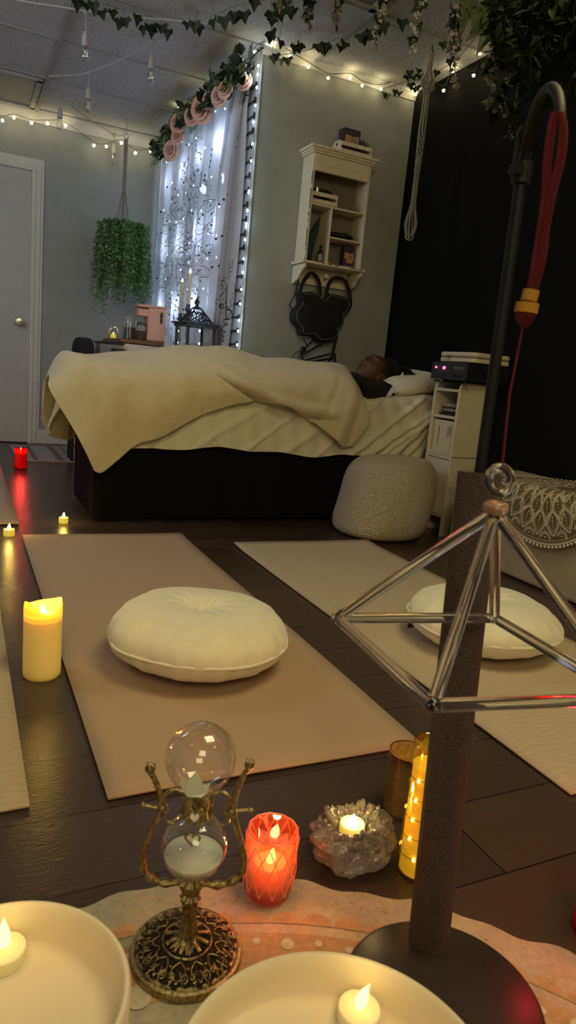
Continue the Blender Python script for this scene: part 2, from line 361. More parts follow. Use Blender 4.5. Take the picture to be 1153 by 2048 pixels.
for z in (wz0+.02,(wz0+wz1)/2,wz1-.02): fr.box((XW+.1,(wy0+wy1)/2,z),(.04,wy1-wy0,.04))
fr.build('window_frame',W['white'],win,smooth=False)
# ceiling grid, crown mouldings, baseboards
g=MB()
for x in (-1.94,-.72,.5,1.72): g.box((x,(YF+YB)/2,CZ-.004),(.024,YB-YF,.012))
y=YM
ys=[YM-.005+.627*k for k in range(-7,4)]
for y in ys:
    x1=XB if y<YM+.01 else XW
    g.box(((XL+x1)/2,y,CZ-.003),(x1-XL,.010,.008))
struct(g.build('trim_1',W['grid'],smooth=False))
pr=[(0,0),(.055,0),(.05,.012),(.035,.02),(.02,.04),(.012,.062),(.012,.07),(0,.07)]
cm=MB().prism(pr,1,lambda a,b,k:Vector((XL if not k else XW,YB-a,CZ-b)))
struct(cm.build('trim_2',W['white'],smooth=False))
cm=MB().prism([(a*.6,b*.6) for a,b in pr],1,lambda a,b,k:Vector((XW if not k else XB,YM-a,CZ-b)))
struct(cm.build('trim_3',W['white'],smooth=False))
struct(MB().box(((.56+XW)/2,YB-.008,.055),(XW-.56,.016,.11)).build('baseboard_back',W['white'],smooth=False,bevel=.004))
# corner bead at the middle wall's outer edge
struct(MB().box((XW+.003,YM-.002,CZ/2),(.012,.008,CZ)).build('trim_4',mat('corner_bead_paint',(.34,.36,.36),.6),smooth=False,bevel=.004))
# door
dr=struct(MB().box((.05,YB-.015,.985),(.86,.03,1.955)).build('door_1',W['door'],smooth=False,bevel=.004))
WL[dr.name]=Vector((0,0,0))
kx=.405; Rk=Matrix.Rotation(pi/2,3,'X')
MB().lathe([(0,.0),(.026,.0),(.028,.006),(.012,.012),(.011,.03),(.026,.038),(.029,.05),(.024,.06),(0,.063)],24,(kx,YB-.03,.905),Rk).build('door_handle',W['steel'],dr)
cs=MB()
for (d,t) in ((.085,.014),(.065,.022),(.03,.03)):
    cs.box((.48+d/2,YB-t/2,.9825),(d,t,1.965)); cs.box((-.38-d/2,YB-t/2,.9825),(d,t,1.965)); cs.box((.05,YB-t/2,1.965+d/2),(.86+2*d,t,d))
struct(cs.build('trim_5',W['white'],smooth=False,bevel=.003))
# switched-off ceiling light panels
def panel(x0,x1,y0,y1,label):
    t=Thing('ceiling_light_panel',label,'ceiling light',((x0+x1)/2,(y0+y1)/2,CZ-.02),'recessed ceiling light panels')
    t.part('frame',MB().box(((x0+x1)/2,y0+.015,CZ-.012),(x1-x0,.03,.02)).box(((x0+x1)/2,y1-.015,CZ-.012),(x1-x0,.03,.02)).box((x0+.015,(y0+y1)/2,CZ-.012),(.03,y1-y0,.02)).box((x1-.015,(y0+y1)/2,CZ-.012),(.03,y1-y0,.02)),W['grid'],smooth=False)
    t.part('diffuser',MB().box(((x0+x1)/2,(y0+y1)/2,CZ-.006),(x1-x0-.05,y1-y0-.05,.008)),W['lens'],smooth=False)
panel(-.69,.475,ys[9]+.02,ys[10]-.02,'unlit ceiling light panel near the door wall')
panel(.53,1.69,ys[5]+.02,ys[6]-.02,'unlit ceiling light panel above the hanging white blossoms')
# ------------------------------------------------------------------ floor things
def slab(name,x0,x1,y0,y1,m,label,cat,group=None,rot=0,h=.005,curl=True):
    def f(u,v):
        X=x0+(x1-x0)*u; Y=y0+(y1-y0)*v
        z=h+(.0015*sin(9*X+4*Y)+.0015 if curl else 0)
        z+=.006*gs(v-1,.03) if curl else 0
        return Vector((X,Y,z))
    b=MB().grid(f,16,40); 
    o=b.build(name,m,None,origin=((x0+x1)/2,(y0+y1)/2,0),solid=.005); o.rotation_euler.z=rot
    return tag(o,label,cat,group)
G='yoga mats laid out on the dark floor'
slab('yoga_mat',.224,.862,1.035,2.775,W['mat_pink'],'plain beige yoga mat under the nearer round cushion','mat',G)
slab('yoga_mat',1.035,1.69,.80,2.60,W['mat_patt'],'patterned beige yoga mat under the cushion behind the glass pyramid','mat',G)
slab('yoga_mat',-.42,.228,2.99,4.82,W['mat_pink'],'yoga mat at left edge beside the red candle','mat',G)
slab('yoga_mat',-.54,.103,1.054,2.72,W['mat_patt'],'yoga mat at left edge beside the tall yellow pillar candle','mat',G)
# mat end-band stripes
# rug by the door
t=Thing('door_rug','small grey rug with dark stripes by the door','rug',(.66,5.13,0))
t.part('pile',MB().box((.68,5.12,.004),(.68,.72,.008)),W['rugw'],smooth=False)
for k,(a,wd) in enumerate([(.46,.03),(.62,.045),(.70,.018),(.90,.035),(.96,.015)]):
    t.part('stripe',MB().box((a,5.12,.0088),(wd,.72,.0016)),W['rugs'],smooth=False)
# cushions
def cushion(cx,cy,R,h,z0,label,seed,tilt=0):
    rnd=random.Random(seed); ph=[rnd.uniform(0,6) for _ in range(6)]
    N=96; prof=[]
    for i in range(25):
        t=-pi/2+pi*i/24; r=abs(cos(t))**.72; zz=(1 if t>0 else -1)*abs(sin(t))**.95; prof.append((r*R,zz*h/2))
    def fn(p,a,r,z):
        q=r/R
        pl=(abs(sin(a*13+ph[0]))**.4-.8)*.010*gs(q-.97,.16)+.0035*sin(a*5+ph[1])*q
        dz=-.032*gs(r,.022)-.010*gs(r,.07)
        star=.0045*sin(a*13+ph[2])*gs(q-.17,.10)
        p=p.copy()
        if r>1e-5: p.x+=cos(a)*pl; p.y+=sin(a)*pl
        p.z+=(dz+star if z>0 else -dz*.3)+.0035*sin(3*a+ph[3])*q
        p.z+=.0015*gs(q-.9,.10)*sin(a*13+ph[0])
        return p
    th=Thing('floor_cushion',label,'cushion',(cx,cy,z0),'round cream floor cushions')
    Mt=Matrix.Rotation(tilt,3,'X')
    b=MB().lathe(prof,N,(cx,cy,z0+h/2),Mt,fn); th.part('cover',b,W['cushion'])
    pts=[]
    for k in range(96):
        a=2*pi*k/96; p=Mt@Vector(((R+.001)*cos(a)+.003*sin(7*a),(R+.001)*sin(a),.0035*sin(3*a+ph[3])-.004)); pts.append(Vector((cx,cy,z0+h/2))+p)
    th.part('piping',MB().tube(pts,.0035,6,True),W['cushion'])
    th.part('button',MB().ball((cx,cy,z0+h/2)+0*Vector((0,0,0)) if False else Vector((cx,cy,z0+h-.034)),(.009,.009,.005),12,8),W['cushion'])
    return th
c=cushion(.533,1.52,.215,.158,.010,'round cream cushion with tufted centre on the plain beige mat',1)
c=cushion(1.372,1.455,.215,.150,.010,'round cream cushion seen behind the glass pyramid and pole',2)
c.part('tag',MB().box(az(822,1250,.05),(.018,.004,.016)),W['black'],smooth=False)
# rug fringe etc. -- candles
def flame(b,p,h,r,lean=0):
    n=8; pts=[(0,-.02*h)]+[(r*abs(sin(pi*(i/n)**.62)),h*i/n) for i in range(1,n)]+[(0,h)]
    def fn(q,a,rr,z): q=q.copy(); q.x+=lean*(z/h)**2*h; return q
    return b.lathe(pts,14,p,None,fn)
def tealight(x,y,z,label,R=.0195,hh=.021,fh=.020,m='tealwax',fm='flame',e=.25,group='flameless tealights',lean=.05,lc=(1,.62,.2)):
    t=Thing('tealight_candle',label,'candle',(x,y,z),group)
    t.part('cup',MB().lathe([(0,0),(R*.97,0),(R,.002),(R,hh*.92),(R*.95,hh),(R*.75,hh*1.0),(R*.3,hh*.93),(0,hh*.92)],28,(x,y,z)),W[m])
    t.part('flame',flame(MB(),(x,y,z+hh*.9),fh,R*.30,lean),W[fm])
    if e: light('candle_light',(x,y,z+hh+fh*1.6),e,lc,.008)
    return t
p=az(18,1071,0); tealight(p.x,p.y,0,'lit tealight on floor at the left edge, beside the near end of the far mat',R=.021,hh=.026,fh=.026,m='farteal',e=.35,lc=(1,.66,.12))
p=az(127,1046,0); tealight(p.x,p.y,0,'lit tealight on the floor just beyond the plain beige mat',R=.020,hh=.025,fh=.026,m='farteal',e=.35,lc=(1,.66,.12))
# tall pillar candle
def pillar():
    x,y=.171,1.548; R=.0415; Hh=.172
    t=Thing('pillar_candle','tall yellow flameless pillar candle with wavy top beside the left mats','candle',(x,y,0))
    def fn(p,a,r,z):
        p=p.copy()
        if z>Hh*.9: p.z+=(.010*cos(2*a-.6)+.004*cos(3*a+1))*(z-Hh*.9)/(Hh*.1)
        return p
    prof=[(0,0),(R*.9,0),(R*.98,.004),(R,.012)]+[(R,.012+(Hh-.02)*k/10) for k in range(1,11)]+[(R*.96,Hh),(R*.9,Hh-.003),(R*.82,Hh-.012),(R*.6,Hh-.022),(R*.3,Hh-.026),(0,Hh-.027)]
    t.part('wax',MB().lathe(prof[:13],48,(x,y,0),None,fn),W['wax'])
    t.part('wax_top',MB().lathe([(R*1.001,Hh*.80),(R*1.002,Hh*.9)]+prof[12:],48,(x,y,0),None,fn),W['waxtop'])
    t.part('flame',flame(MB(),(x,y,Hh-.03),.030,.0062),W['flame'])
    light('candle_light',(x,y,Hh+.02),.5,(1,.6,.12),.012)
pillar()
# red jar candle by the rug
def jar_candle(x,y,R,Hh,glass,wax,fm,label,e,lc,waxh=.8,name='jar_candle'):
    t=Thing(name,label,'candle',(x,y,0))
    t.part('glass',MB().lathe([(0,0),(R,0),(R,Hh),(R-.002,Hh+.001),(R-.003,Hh),(R-.003,.006),(0,.006)],40,(x,y,0)),W[glass])
    t.part('wax',MB().lathe([(0,.008),(R-.005,.008),(R-.005,Hh*waxh),(R*.6,Hh*waxh-.004),(0,Hh*waxh-.006)],36,(x,y,0)),W[wax])
    t.part('flame',flame(MB(),(x,y,Hh*waxh-.004),Hh*.25,R*.16),W[fm])
    if e: light('candle_light',(x,y,Hh*waxh+.045),e,lc,.01)
    return t
p=az(42,940,0); jar_candle(p.x,p.y+.037,.037,.128,'deepred','redwax','flame','red glass jar candle glowing on the floor in front of the rug',1.0,(1,.06,.04))
p=az(1196,1868,0); jar_candle(p.x,p.y,.034,.115,'deepred','redwax','flamered','red glass candle holder cut by the right frame edge',.7,(1,.03,.05))
# ------------------------------------------------------------------ foreground tapestry and bowls
TC=(.15,.10); TR=.722
def tap_r(a): return TR+.006*sin(23*a)+.004*sin(51*a)
t=Thing('round_tapestry','round ivory and peach printed tapestry spread under the foreground candles','tapestry',(TC[0],TC[1],0))
vs=[Vector((TC[0],TC[1],.004))]+[Vector((TC[0]+tap_r(2*pi*k/360)*cos(2*pi*k/360),TC[1]+tap_r(2*pi*k/360)*sin(2*pi*k/360),.004)) for k in range(360)]
t.part('cloth',MB().add(vs,[(0,1+k,1+(k+1)%360) for k in range(360)]),W['tapestry'],solid=.002)
def ring(b,r0,r1,z,n=240):
    vs=[]; 
    for k in range(n): a=2*pi*k/n; vs+=[Vector((TC[0]+r0*cos(a),TC[1]+r0*sin(a),z)),Vector((TC[0]+r1*cos(a),TC[1]+r1*sin(a),z))]
    b.add(vs,[(2*k,2*k+1,2*((k+1)%n)+1,2*((k+1)%n)) for k in range(n)])
def dot(b,r,a,s,z,n=16,el=1,half=False):
    c=Vector((TC[0]+r*cos(a),TC[1]+r*sin(a),z)); er=Vector((cos(a),sin(a),0)); et=Vector((-sin(a),cos(a),0))
    m=n//2+1 if half else n
    vs=[c+et*(s*cos(2*pi*k/n))+er*(s*el*sin(2*pi*k/n)) for k in range(m)]
    b.add(vs,[tuple(range(m))])
po=MB(); pi_=MB()
ring(po,.545,.63,.0056)
for k in range(96): dot(po,.646,2*pi*k/96,.021,.0058,half=True)
ring(po,.40,.50,.0056); 
for k in range(96):
    a=2*pi*k/96
    dot(pi_,.612+.004*(k%2),a,.0052 if k%3 else .009,.0062)
for k in range(32):
    a=2*pi*k/32; dot(pi_,.560,a,.030,.0062,24,.8)
    for q in (-1,1): dot(pi_,.556,a+q*.065,.016,.0064,16)
    dot(po,.556,a,.012,.0068,16,1.4)
    for q in range(3): dot(pi_,.45,a+q*.065,.012,.0062,12,1.8)
for k in range(180):
    a=2*pi*k/180+random.uniform(-.01,.01)
    if random.random()<.6: dot(po,.695+random.uniform(-.012,.012),a,random.uniform(.0015,.004),.0058,6)
t.part('peach_print',po,W['tapeo'],smooth=False); t.part('dot_print',pi_,W['tapestry'],smooth=False)
def bowl(x,y,R,Hh,label,fy,fx,fh,dz=.0):
    t=Thing('frosted_bowl',label,'bowl',(x,y,.006),'frosted white bowls in the foreground')
    T=.007; dep=.040
    prof=[(0,.0),(R*.55,.0),(R*.80,.012),(R*.93,.035),(R*.985,.07),(R,.11),(R,Hh-.003),(R-T*.3,Hh),(R-T*.7,Hh),(R-T,Hh-.003),(R-T*1.03,Hh-dep*.5),(R-T*1.15,Hh-dep*.86),(R-T*1.5,Hh-dep*.97),(R-T*2.2,Hh-dep),(R*.4,Hh-dep),(0,Hh-dep)]
    t.part('bowl_body',MB().lathe(prof,96,(x,y,.008)),W['bowl'])
    return t
bowl(.0315,.520,.106,.192,'frosted white bowl at lower left corner holding a lit tealight',0,0,0)
bowl(.260,.347,.133,.192,'wide frosted white bowl at bottom centre holding a lit tealight',0,0,0)
tealight(.0375,.597,.1605,'tealight with pointed white flame inside the lower left bowl',R=.0205,hh=.014,fh=.034,fm='flamey',m='bowlwax',e=.045,lean=0,group='tealights in the white bowls')
tealight(.327,.425,.1605,'tealight with leaning yellow flame inside the bottom centre bowl',R=.0195,hh=.014,fh=.024,fm='flamey',m='bowlwax',e=.03,lean=.35,group='tealights in the white bowls')
# ------------------------------------------------------------------ hanging-pyramid stand
PX,PY=.5775,.642
st=Thing('display_stand','tall black metal display stand with foam sleeve and round base','stand',(.53,.53,.0))
st.part('base',MB().lathe([(0,.010),(.110,.010),(.118,.013),(.118,.019),(.112,.023),(.04,.026),(0,.026)],80,(.519,.519,0)),W['disc'])
P0=Vector((.5535,.5945,.02)); P1=Vector((.5695,.648,.632))
st.part('foam_sleeve',MB().tube([P0+(P1-P0)*(k/12) for k in range(13)],.0262,40),W['foam'])
cl=hv(1045,345,.567,.65)
st.part('pole',MB().tube([P1-Vector((0,0,.03)),P1.lerp(cl,.5),cl,cl+Vector((.001,0,.02))],.0068,20),W['rod'])
st.part('clamp',MB().tube([cl-Vector((0,0,.012)),cl+Vector((0,0,.010))],.0105,16).box(cl+Vector((-.012,-.004,.0)),(.014,.01,.010)),W['rod'])
st.part('thumb_screw',MB().tube([cl+Vector((-.016,-.004,0)),cl+Vector((-.017,-.004,.030))],.0022,8),W['rod'])
def hd(x,y,d): r=ray(x,y); k=math.hypot(r.x,r.y); return O+r*(d/k)
hk=[cl]+[hd(x,y,d) for x,y,d in ((1053,300,.855),(1062,255,.835),(1074,212,.81),(1090,184,.785),(1104,175,.765),(1116,188,.745),(1121,215,.73),(1120,250,.72),(1118,262,.715))]
st.part('hook',MB().tube(cat_rom(hk,6),.0052,16),W['rod'])
# red tassel cord
ts=Thing('red_tassel_cord','long red braided hanging cord with gold bands on the stand hook','cord',tuple(hd(1050,600,.66)))
dd=.70
def seg(pts,d=dd): return [hd(x,y,d+.0*i) for i,(x,y) in enumerate(pts)]
ts.part('cord_loop',MB().tube(cat_rom(seg([(1112,225),(1103,262),(1095,330),(1092,390),(1084,450),(1073,520),(1062,585)]),5),.0040,10).tube(cat_rom(seg([(1120,228),(1127,262),(1121,320),(1106,380),(1092,450),(1083,520),(1066,585)]),5),.0044,10),W['redcord'])
g0,g1,g2,g3=hd(1064,580,dd),hd(1058,602,dd),hd(1056,606,dd),hd(1052,626,dd)
ts.part('gold_band',MB().tube([g0,g1],.0075,16),W['gold']); ts.part('gold_band',MB().tube([g2,g3],.0105,16),W['gold'])
ts.part('knot',MB().tube([hd(1053,624,dd),hd(1051,636,dd),hd(1049,648,dd),hd(1047,655,dd)],[.0095,.0088,.006,.002],14),W['redcord'])
# pyramid of quartz tubes
zb=.475; A=az(675,1236,zb); B=az(866,1411,zb); C=az(990,1236,zb); D=B+(C-A)
ctr=(A+B+C+D)/4; ap=hv(992,1016,ctr.x,ctr.y); sidel=(A-B).length
ts.part('thin_cord',MB().tube([hd(1047,650,dd),hd(1020,790,.69),ap+Vector((0,0,.040))],.0011,6),mat('dark_red_string',(.09,.004,.01),.8))
py=Thing('crystal_pyramid','large clear quartz tube pyramid hanging in front of the stand','ornament',tuple(ctr))
rt=.0058
def tubeq(a,b):
    d=(b-a).normalized(); a2=a+d*.004; b2=b-d*.004; m=MB()
    m.tube([a2,a2+(b2-a2)*.5,b2],rt,20); return m
for a,b in ((A,B),(A,C),(B,D),(C,D)): py.part('base_tube',tubeq(a,b),W['pyr'])
for a in (A,B,C,D): py.part('edge_tube',tubeq(ap-Vector((0,0,.004)),a),W['pyr'])
py.part('apex_cap',MB().ball(ap,(.0125,.0125,.008),20,12),mat('rosy_glass_joint',(1,.62,.45),.12,trans=.8))
for a in (A,B,C,D): py.part('corner_joint',MB().ball(a,.0068,16,10),W['pyr'])
rc=ap+Vector((0,0,.0265)); e1=CR; e2=CU
py.part('hanging_ring',MB().tube([rc+e1*(cos(2*pi*k/28)*.0105)+e2*(sin(2*pi*k/28)*.0125) for k in range(28)],.0042,12,True),W['pyr'])
# ------------------------------------------------------------------ votive, crystal, tall glasses
def votive():
    x,y=.397,.762; R=.0365; Hh=.098
    t=Thing('faceted_votive','red faceted glass votive on tapestry between hourglass and crystal','candle holder',(x,y,.004))
    n=12; b=MB(); rows=[(.0,.84),(.012,.98),(.040,1.03),(.068,1.0),(.090,1.03),(Hh,.97)]
    vs=[];fs=[]
    for i,(z,k) in enumerate(rows):
        for j in range(n):
            a=2*pi*(j+(.5 if i%2 else 0))/n; vs.append(Vector((x+R*k*cos(a),y+R*k*sin(a),.006+z)))
    for i in range(len(rows)-1):
        for j in range(n):
            l=(j+1)%n; p,q,r,s=i*n+j,i*n+l,(i+1)*n+l,(i+1)*n+j
            if i%2: fs+=[(p,q,r),(p,r,s)]
            else: fs+=[(p,q,s),(q,r,s)]
    m=len(rows)*n
    inner=[(Hh,.86),(.05,.82),(.012,.78)]
    for z,k in inner:
        for j in range(n): a=2*pi*(j+.5)/n; vs.append(Vector((x+R*k*cos(a),y+R*k*sin(a),.006+z)))
    for j in range(n): l=(j+1)%n; fs.append(((len(rows)-1)*n+j,(len(rows)-1)*n+l,m+l,m+j))
    for i in range(2):
        for j in range(n): l=(j+1)%n; fs.append((m+i*n+j,m+i*n+l,m+(i+1)*n+l,m+(i+1)*n+j))
    fs.append(tuple(m+2*n+j for j in range(n))); fs.append(tuple(range(n))[::-1])
    t.part('faceted_glass',b.add(vs,fs),W['redglass'],smooth=False)
    ed=MB()
    for i in range(1,4):
        for j in range(n):
            l=(j+1)%n; A_=vs[i*n+j]
            for q_ in ((i+1)*n+j,(i+1)*n+(l if i%2 else (j-1)%n)): ed.tube([A_,vs[q_]],.0007,5)
    ed.tube([vs[5*n+j] for j in range(n)],.0011,6,True)
    t.part('facet_glint_lines',ed,W['facet'])  # thin glowing tubes added as painted glints on the glass
    tealight(x,y,.022,'lit tealight standing inside the red faceted votive glass',R=.0235,hh=.030,fh=.024,m='pinkwax',e=0,group=None,lean=.15)
    light('candle_light',(x,y-.002,.085),.45,(1,.42,.12),.006)
votive()
def crystal():
    x,y=.548,.785; rn=random.Random(4); c=Vector((x,y,.034))
    t=Thing('crystal_candle_holder','rough clear quartz cluster holding a tealight on the floor','crystal',(x,y,0))
    def fn(p,d):
        k=1+.05*sin(7*d.x+3*d.z)+.05*sin(9*d.y+1)+rn.uniform(-.07,.07)+.10*abs(d.x)*max(0,d.z)*2
        q=p*k
        if q.z<-.030: q.z=-.030
        rr=math.hypot(q.x,q.y)
        if q.z>-.01 and rr<.036: q.z=min(q.z,.006+.02*max(0,rr-.024)/.012)
        return q
    b=MB().ball(c,(.066,.056,.040),34,20,None,fn); t.part('crystal_mass',b,W['crystal'],smooth=False)
    pt=MB()
    for k in range(240):
        a=rn.uniform(0,2*pi); r=rn.uniform(.024,.060); base=c+Vector((cos(a)*r*1.05,sin(a)*r*.9,.010+(.020*min(1,(r-.024)/.014))-max(0,(r-.045))*1.5+.006*sin(3*a)))
        d=Vector((cos(a)*rn.uniform(-.1,.7),sin(a)*rn.uniform(-.1,.7),1)).normalized(); h=rn.uniform(.004,.013); w=rn.uniform(.002,.0055)
        pt.tube([base-d*.01,base+d*h*.6,base+d*h],[w,w,.0002],6)
    for k in range(2): pass
    t.part('crystal_points',pt,W['crystal'],smooth=False)
    tealight(x-.004,y,.041,'cream tealight lit in the hollow of the quartz cluster',R=.0195,hh=.024,fh=.018,e=.22,lean=0.05,group=None)
crystal()
def mercury():
    x,y=.700,.868; R=.034; Hh=.113
    t=Thing('mottled_glass_votive','mottled gold glass votive standing behind the amber candle','candle holder',(x,y,0))
    t.part('outer_glass',MB().lathe([(0,0),(R*.97,0),(R,.006),(R,Hh),(R-.0015,Hh+.001),(R-.003,Hh),(R-.003,.012),(0,.012)],48,(x,y,0)),W['mercury'])
    t.part('rim',MB().tube([Vector((x+R*cos(2*pi*k/40),y+R*sin(2*pi*k/40),Hh)) for k in range(40)],.0012,6,True),W['gold'])
    tealight(x,y,.014,'tealight glowing inside the mottled gold glass votive',e=0,group=None)
    light('candle_light',(x,y,.075),.5,(1,.6,.15),.006)
mercury()
def amber():
    x,y=.632,.728; R=.0315; Hh=.216
    t=Thing('tall_amber_candle','tall amber glass pillar candle half hidden behind the foam pole','candle',(x,y,0))
    t.part('glass',MB().lathe([(0,0),(R*.9,0),(R,.008),(R,Hh),(R-.001,Hh+.001),(R-.0025,Hh),(R-.0025,.008),(0,.006)],48,(x,y,0)),W['amberglass'])
    t.part('wax',MB().lathe([(0,.008),(R*.86,.008),(R*.86,Hh*.84),(R*.5,Hh*.82),(0,Hh*.80)],40,(x,y,0)),W['ambwax'])
    wp=[Vector((x+R*.89*cos(k*.42),y+R*.89*sin(k*.42),.02+.16*k/75)) for k in range(76)]
    fw=t.part('fairy_wire',MB().tube(wp,.0005,5),W['wire'])
    for k in (4,9,16,23,27,34,38,46,53,57,61,68): t.part('fairy_bulb',MB().ball(wp[k],(.0022,.0022,.0035),8,6),W['flame'])
amber()
# ------------------------------------------------------------------ brass hourglass stand
def hourglass():
    x,y=.2565,.694; c=Vector((x,y,0)); z0=.006
    t=Thing('brass_hourglass','antique brass cradle hourglass with white sand and clear glass spheres','hourglass',(x,y,z0))
    R=.0695
    t.part('base',MB().lathe([(0,z0),(R,z0),(R,z0+.006),(R*.985,z0+.009),(R*.93,z0+.0095),(R*.9,z0+.012)],72,c),W['brass'])
    def en(p,a,r,z):
        p=p.copy(); p.z+=.0014*sin(10*a+220*r)*sin(160*r)+.0008*sin(26*a); return p
    t.part('engraved_plate',MB().lathe([(R*(.92-.55*k/24),z0+.0105+.011*sin(pi/2*k/24)) for k in range(25)]+[(0,z0+.022)],140,c,None,en),W['brass_dark'])
    dome=lambda r,a:c+Vector((r*cos(a),r*sin(a),z0+.0108+.0115*sin(pi/2*min(1,max(0,(.92-r/R)/.55)))))
    for k in range(12):
        a0=2*pi*k/12; en_=MB()
        for s in (-1,1):
            en_.tube([dome(R*(.50+.30*q/14)+.000,a0+s*(.02+.17*sin(pi*q/14))) for q in range(15)],.0009,5)
            en_.tube([dome(R*.74+.0055*(1-q/18)*cos(q*.55),a0+s*.16+.10*(1-q/18)*sin(q*.55)) for q in range(18)],.0009,5)
            en_.tube([dome(R*(.66+.22*q/8),a0+s*(.05+.012*q)) for q in range(9)],.0008,5)
        en_.ball(dome(R*.82,a0),(.0022,.0022,.0014),8,6).ball(dome(R*.60,a0+pi/12),(.0018,.0018,.0012),8,6)
        t.part('scrollwork',en_,W['brass'])
    t.part('base_ring',MB().tube([Vector((x+.030*cos(2*pi*k/48),y+.030*sin(2*pi*k/48),z0+.0215)) for k in range(48)],.0018,8,True),W['brass'])
    t.part('stem',MB().lathe([(.022,z0+.02),(.016,z0+.024),(.0105,z0+.034),(.0085,z0+.055),(.009,z0+.075),(.0125,z0+.083),(.0085,z0+.088),(.013,z0+.098),(.015,z0+.105),(.008,z0+.112),(0,z0+.113)],40,c,None,lambda p,a,r,z:Vector((p.x*(1+.1*sin(10*a)),p.y*(1+.1*sin(10*a)),p.z))),W['brass'])
    for k in range(10):
        a=2*pi*k/10; t.part('stem_foot',MB().tube([c+Vector((cos(a)*.009,sin(a)*.009,z0+.042)),c+Vector((cos(a)*.012,sin(a)*.012,z0+.028)),c+Vector((cos(a)*.027,sin(a)*.027,z0+.0235))],[.0016,.0022,.0028],8),W['brass'])
    al=ay(282,1548,.775)-c; ar=ay(510,1515,.790)-c
    L=az(282,1548,.232); Rr=az(510,1515,.236)
    # put arms in a vertical plane through the axis
    d=Vector((Rr.x-L.x,Rr.y-L.y,0)).normalized(); d=Vector((CR.x,CR.y,0)).normalized()
    d=(d+Vector((0,0.06,0))).normalized()
    def P(s,z): return c+d*s+Vector((0,0,z))
    for s in (-1,1):
        sh=.0 if s<0 else .012
        pts=[P(s*.004,.112),P(s*.028,.107),P(s*.048,.112),P(s*.060,.128),P(s*.0605,.150),P(s*.052,.178),P(s*.044,.205),P(s*.044,.225+sh*.5),P(s*.052,.246+sh),P(s*.058,.256+sh)]
        cp=cat_rom(pts,6); n=len(cp); rr=[.0048-.0015*(i/n)+(.0012*sin(i*1.1) if i<20 else 0) for i in range(n)]
        ar_=t.part('arm',MB().tube(cp,rr,12),W['brass'])
        e=cp[-1]
        kn=MB()
        for q in range(6):
            a=2*pi*q/6; kn.tube([e+Vector((0,0,-.003)),e+Vector((cos(a)*.0055,sin(a)*.0055,.003)),e+Vector((cos(a)*.005,sin(a)*.005,.009)),e+Vector((0,0,.011))],.0013,6)
        t.part('finial',kn.ball(e+Vector((0,0,.003)),.0035,10,8),W['brass'],parent=ar_)
        # scroll linking arm to neck
        sp=[P(s*(.018+.014*cos(a)),.218+.014*sin(a)) for a in [pi*(-.9+1.5*k/16) for k in range(17)]]
        t.part('scroll',MB().tube([P(s*.010,.212)]+[P(s*(.027+.013*cos(a)),.222+.012*sin(a)) for a in [pi*(.95-1.25*k/16) for k in range(17)]],.0026,8),W['brass'])
        t.part('scroll',MB().tube([P(s*.010,.204)]+[P(s*(.028+.011*cos(a)),.199+.009*sin(a)) for a in [pi*(-.95+1.3*k/14) for k in range(15)]],.002,8),W['brass'])
        t.part('pivot_knob',MB().ball(P(s*.0415,.209),.0055,14,10).tube([P(s*.041,.209),P(s*.062,.212)],.0024,8).ball(P(s*.064,.212),.004,10,8),W['brass'])
    # glass spheres
    def bulb(z,r): return MB().ball((x,y,z),r,48,32)
    gl=clear_glass('thin_glass',(.99,.99,1),.0,1.08)
    for z,r,nm in ((.161,.0395,'lower_glass_sphere'),(.2785,.0415,'upper_glass_sphere')):
        t.part(nm,MB().ball((x,y,z),r,56,36),W['glass'] if 0 else W['hg'])
    # sand fills the lower sphere, flat top with a little mound
    r=.0375; prof=[(r*sin(pi*k/30),.161-r*cos(pi*k/30)) for k in range(0,13)]; zt=prof[-1][1]
    prof+= [(r*.8,zt+.0015),(r*.4,zt+.004),(r*.15,zt+.006),(0,zt+.007)]
    t.part('sand',MB().lathe(prof,48,c),W['sand'])
    # neck ornament
    fwd=Vector((-CF.x,-CF.y,0)).normalized(); s_=Vector((CR.x,CR.y,0)).normalized()
    b=MB().lathe([(0,.196),(.014,.198),(.018,.206),(.016,.216),(.019,.226),(.014,.236),(.010,.238),(0,.238)],36,c,None,lambda p,a,r,z:Vector((p.x*(1+.13*sin(9*a)),p.y*(1+.13*sin(9*a)),p.z+.0015*sin(9*a))))
    t.part('neck_collar',b,W['brass'])
    def heart(cz,sc,off,th):
        o=[]
        for k in range(28):
            a=2*pi*k/28; hx=16*sin(a)**3; hy=13*cos(a)-5*cos(2*a)-2*cos(3*a)-cos(4*a); o.append((hx/17*sc,hy/17*sc))
        return o,(lambda X,Y,k:c+fwd*(off+(th if k else 0))+s_*X+Vector((0,0,cz+Y)))
    o,f=heart(.214,.0135,.016,.004); hp=t.part('heart_plaque',MB().prism(o,1,f),W['brass'],smooth=False,bevel=.001)
    bd=MB()
    for k in range(26): X,Y=o[k][0]*.85,o[k][1]*.85; bd.ball(f(X,Y,1),.0013,8,6)
    t.part('beading',bd,W['brass'],parent=hp)
    o2,f2=heart(.214,.0058,.019,.004); t.part('heart_gem',MB().prism(o2,1,f2),W['gem'],smooth=False,bevel=.0015,parent=hp)
    o3,f3=heart(.189,.009,.0265,.002)
    t.part('heart_pendant',MB().tube([f3(X,Y,0) for X,Y in o3],.0013,8,True),W['brass'])
    # lotus crown in front of upper sphere
    lo=[(-.020,-.010),(-.018,.006),(-.011,.001),(-.008,.012),(0,.021),(.007,.011),(.012,.002),(.019,.006),(.018,-.010),(.008,-.014),(-.008,-.014)]
    lo=[(-.018,-.008),(-.022,.004),(-.012,.002),(-.010,.009),(0,.022),(.009,.009),(.012,.002),(.021,.004),(.018,-.008),(.010,-.013),(-.010,-.013)]
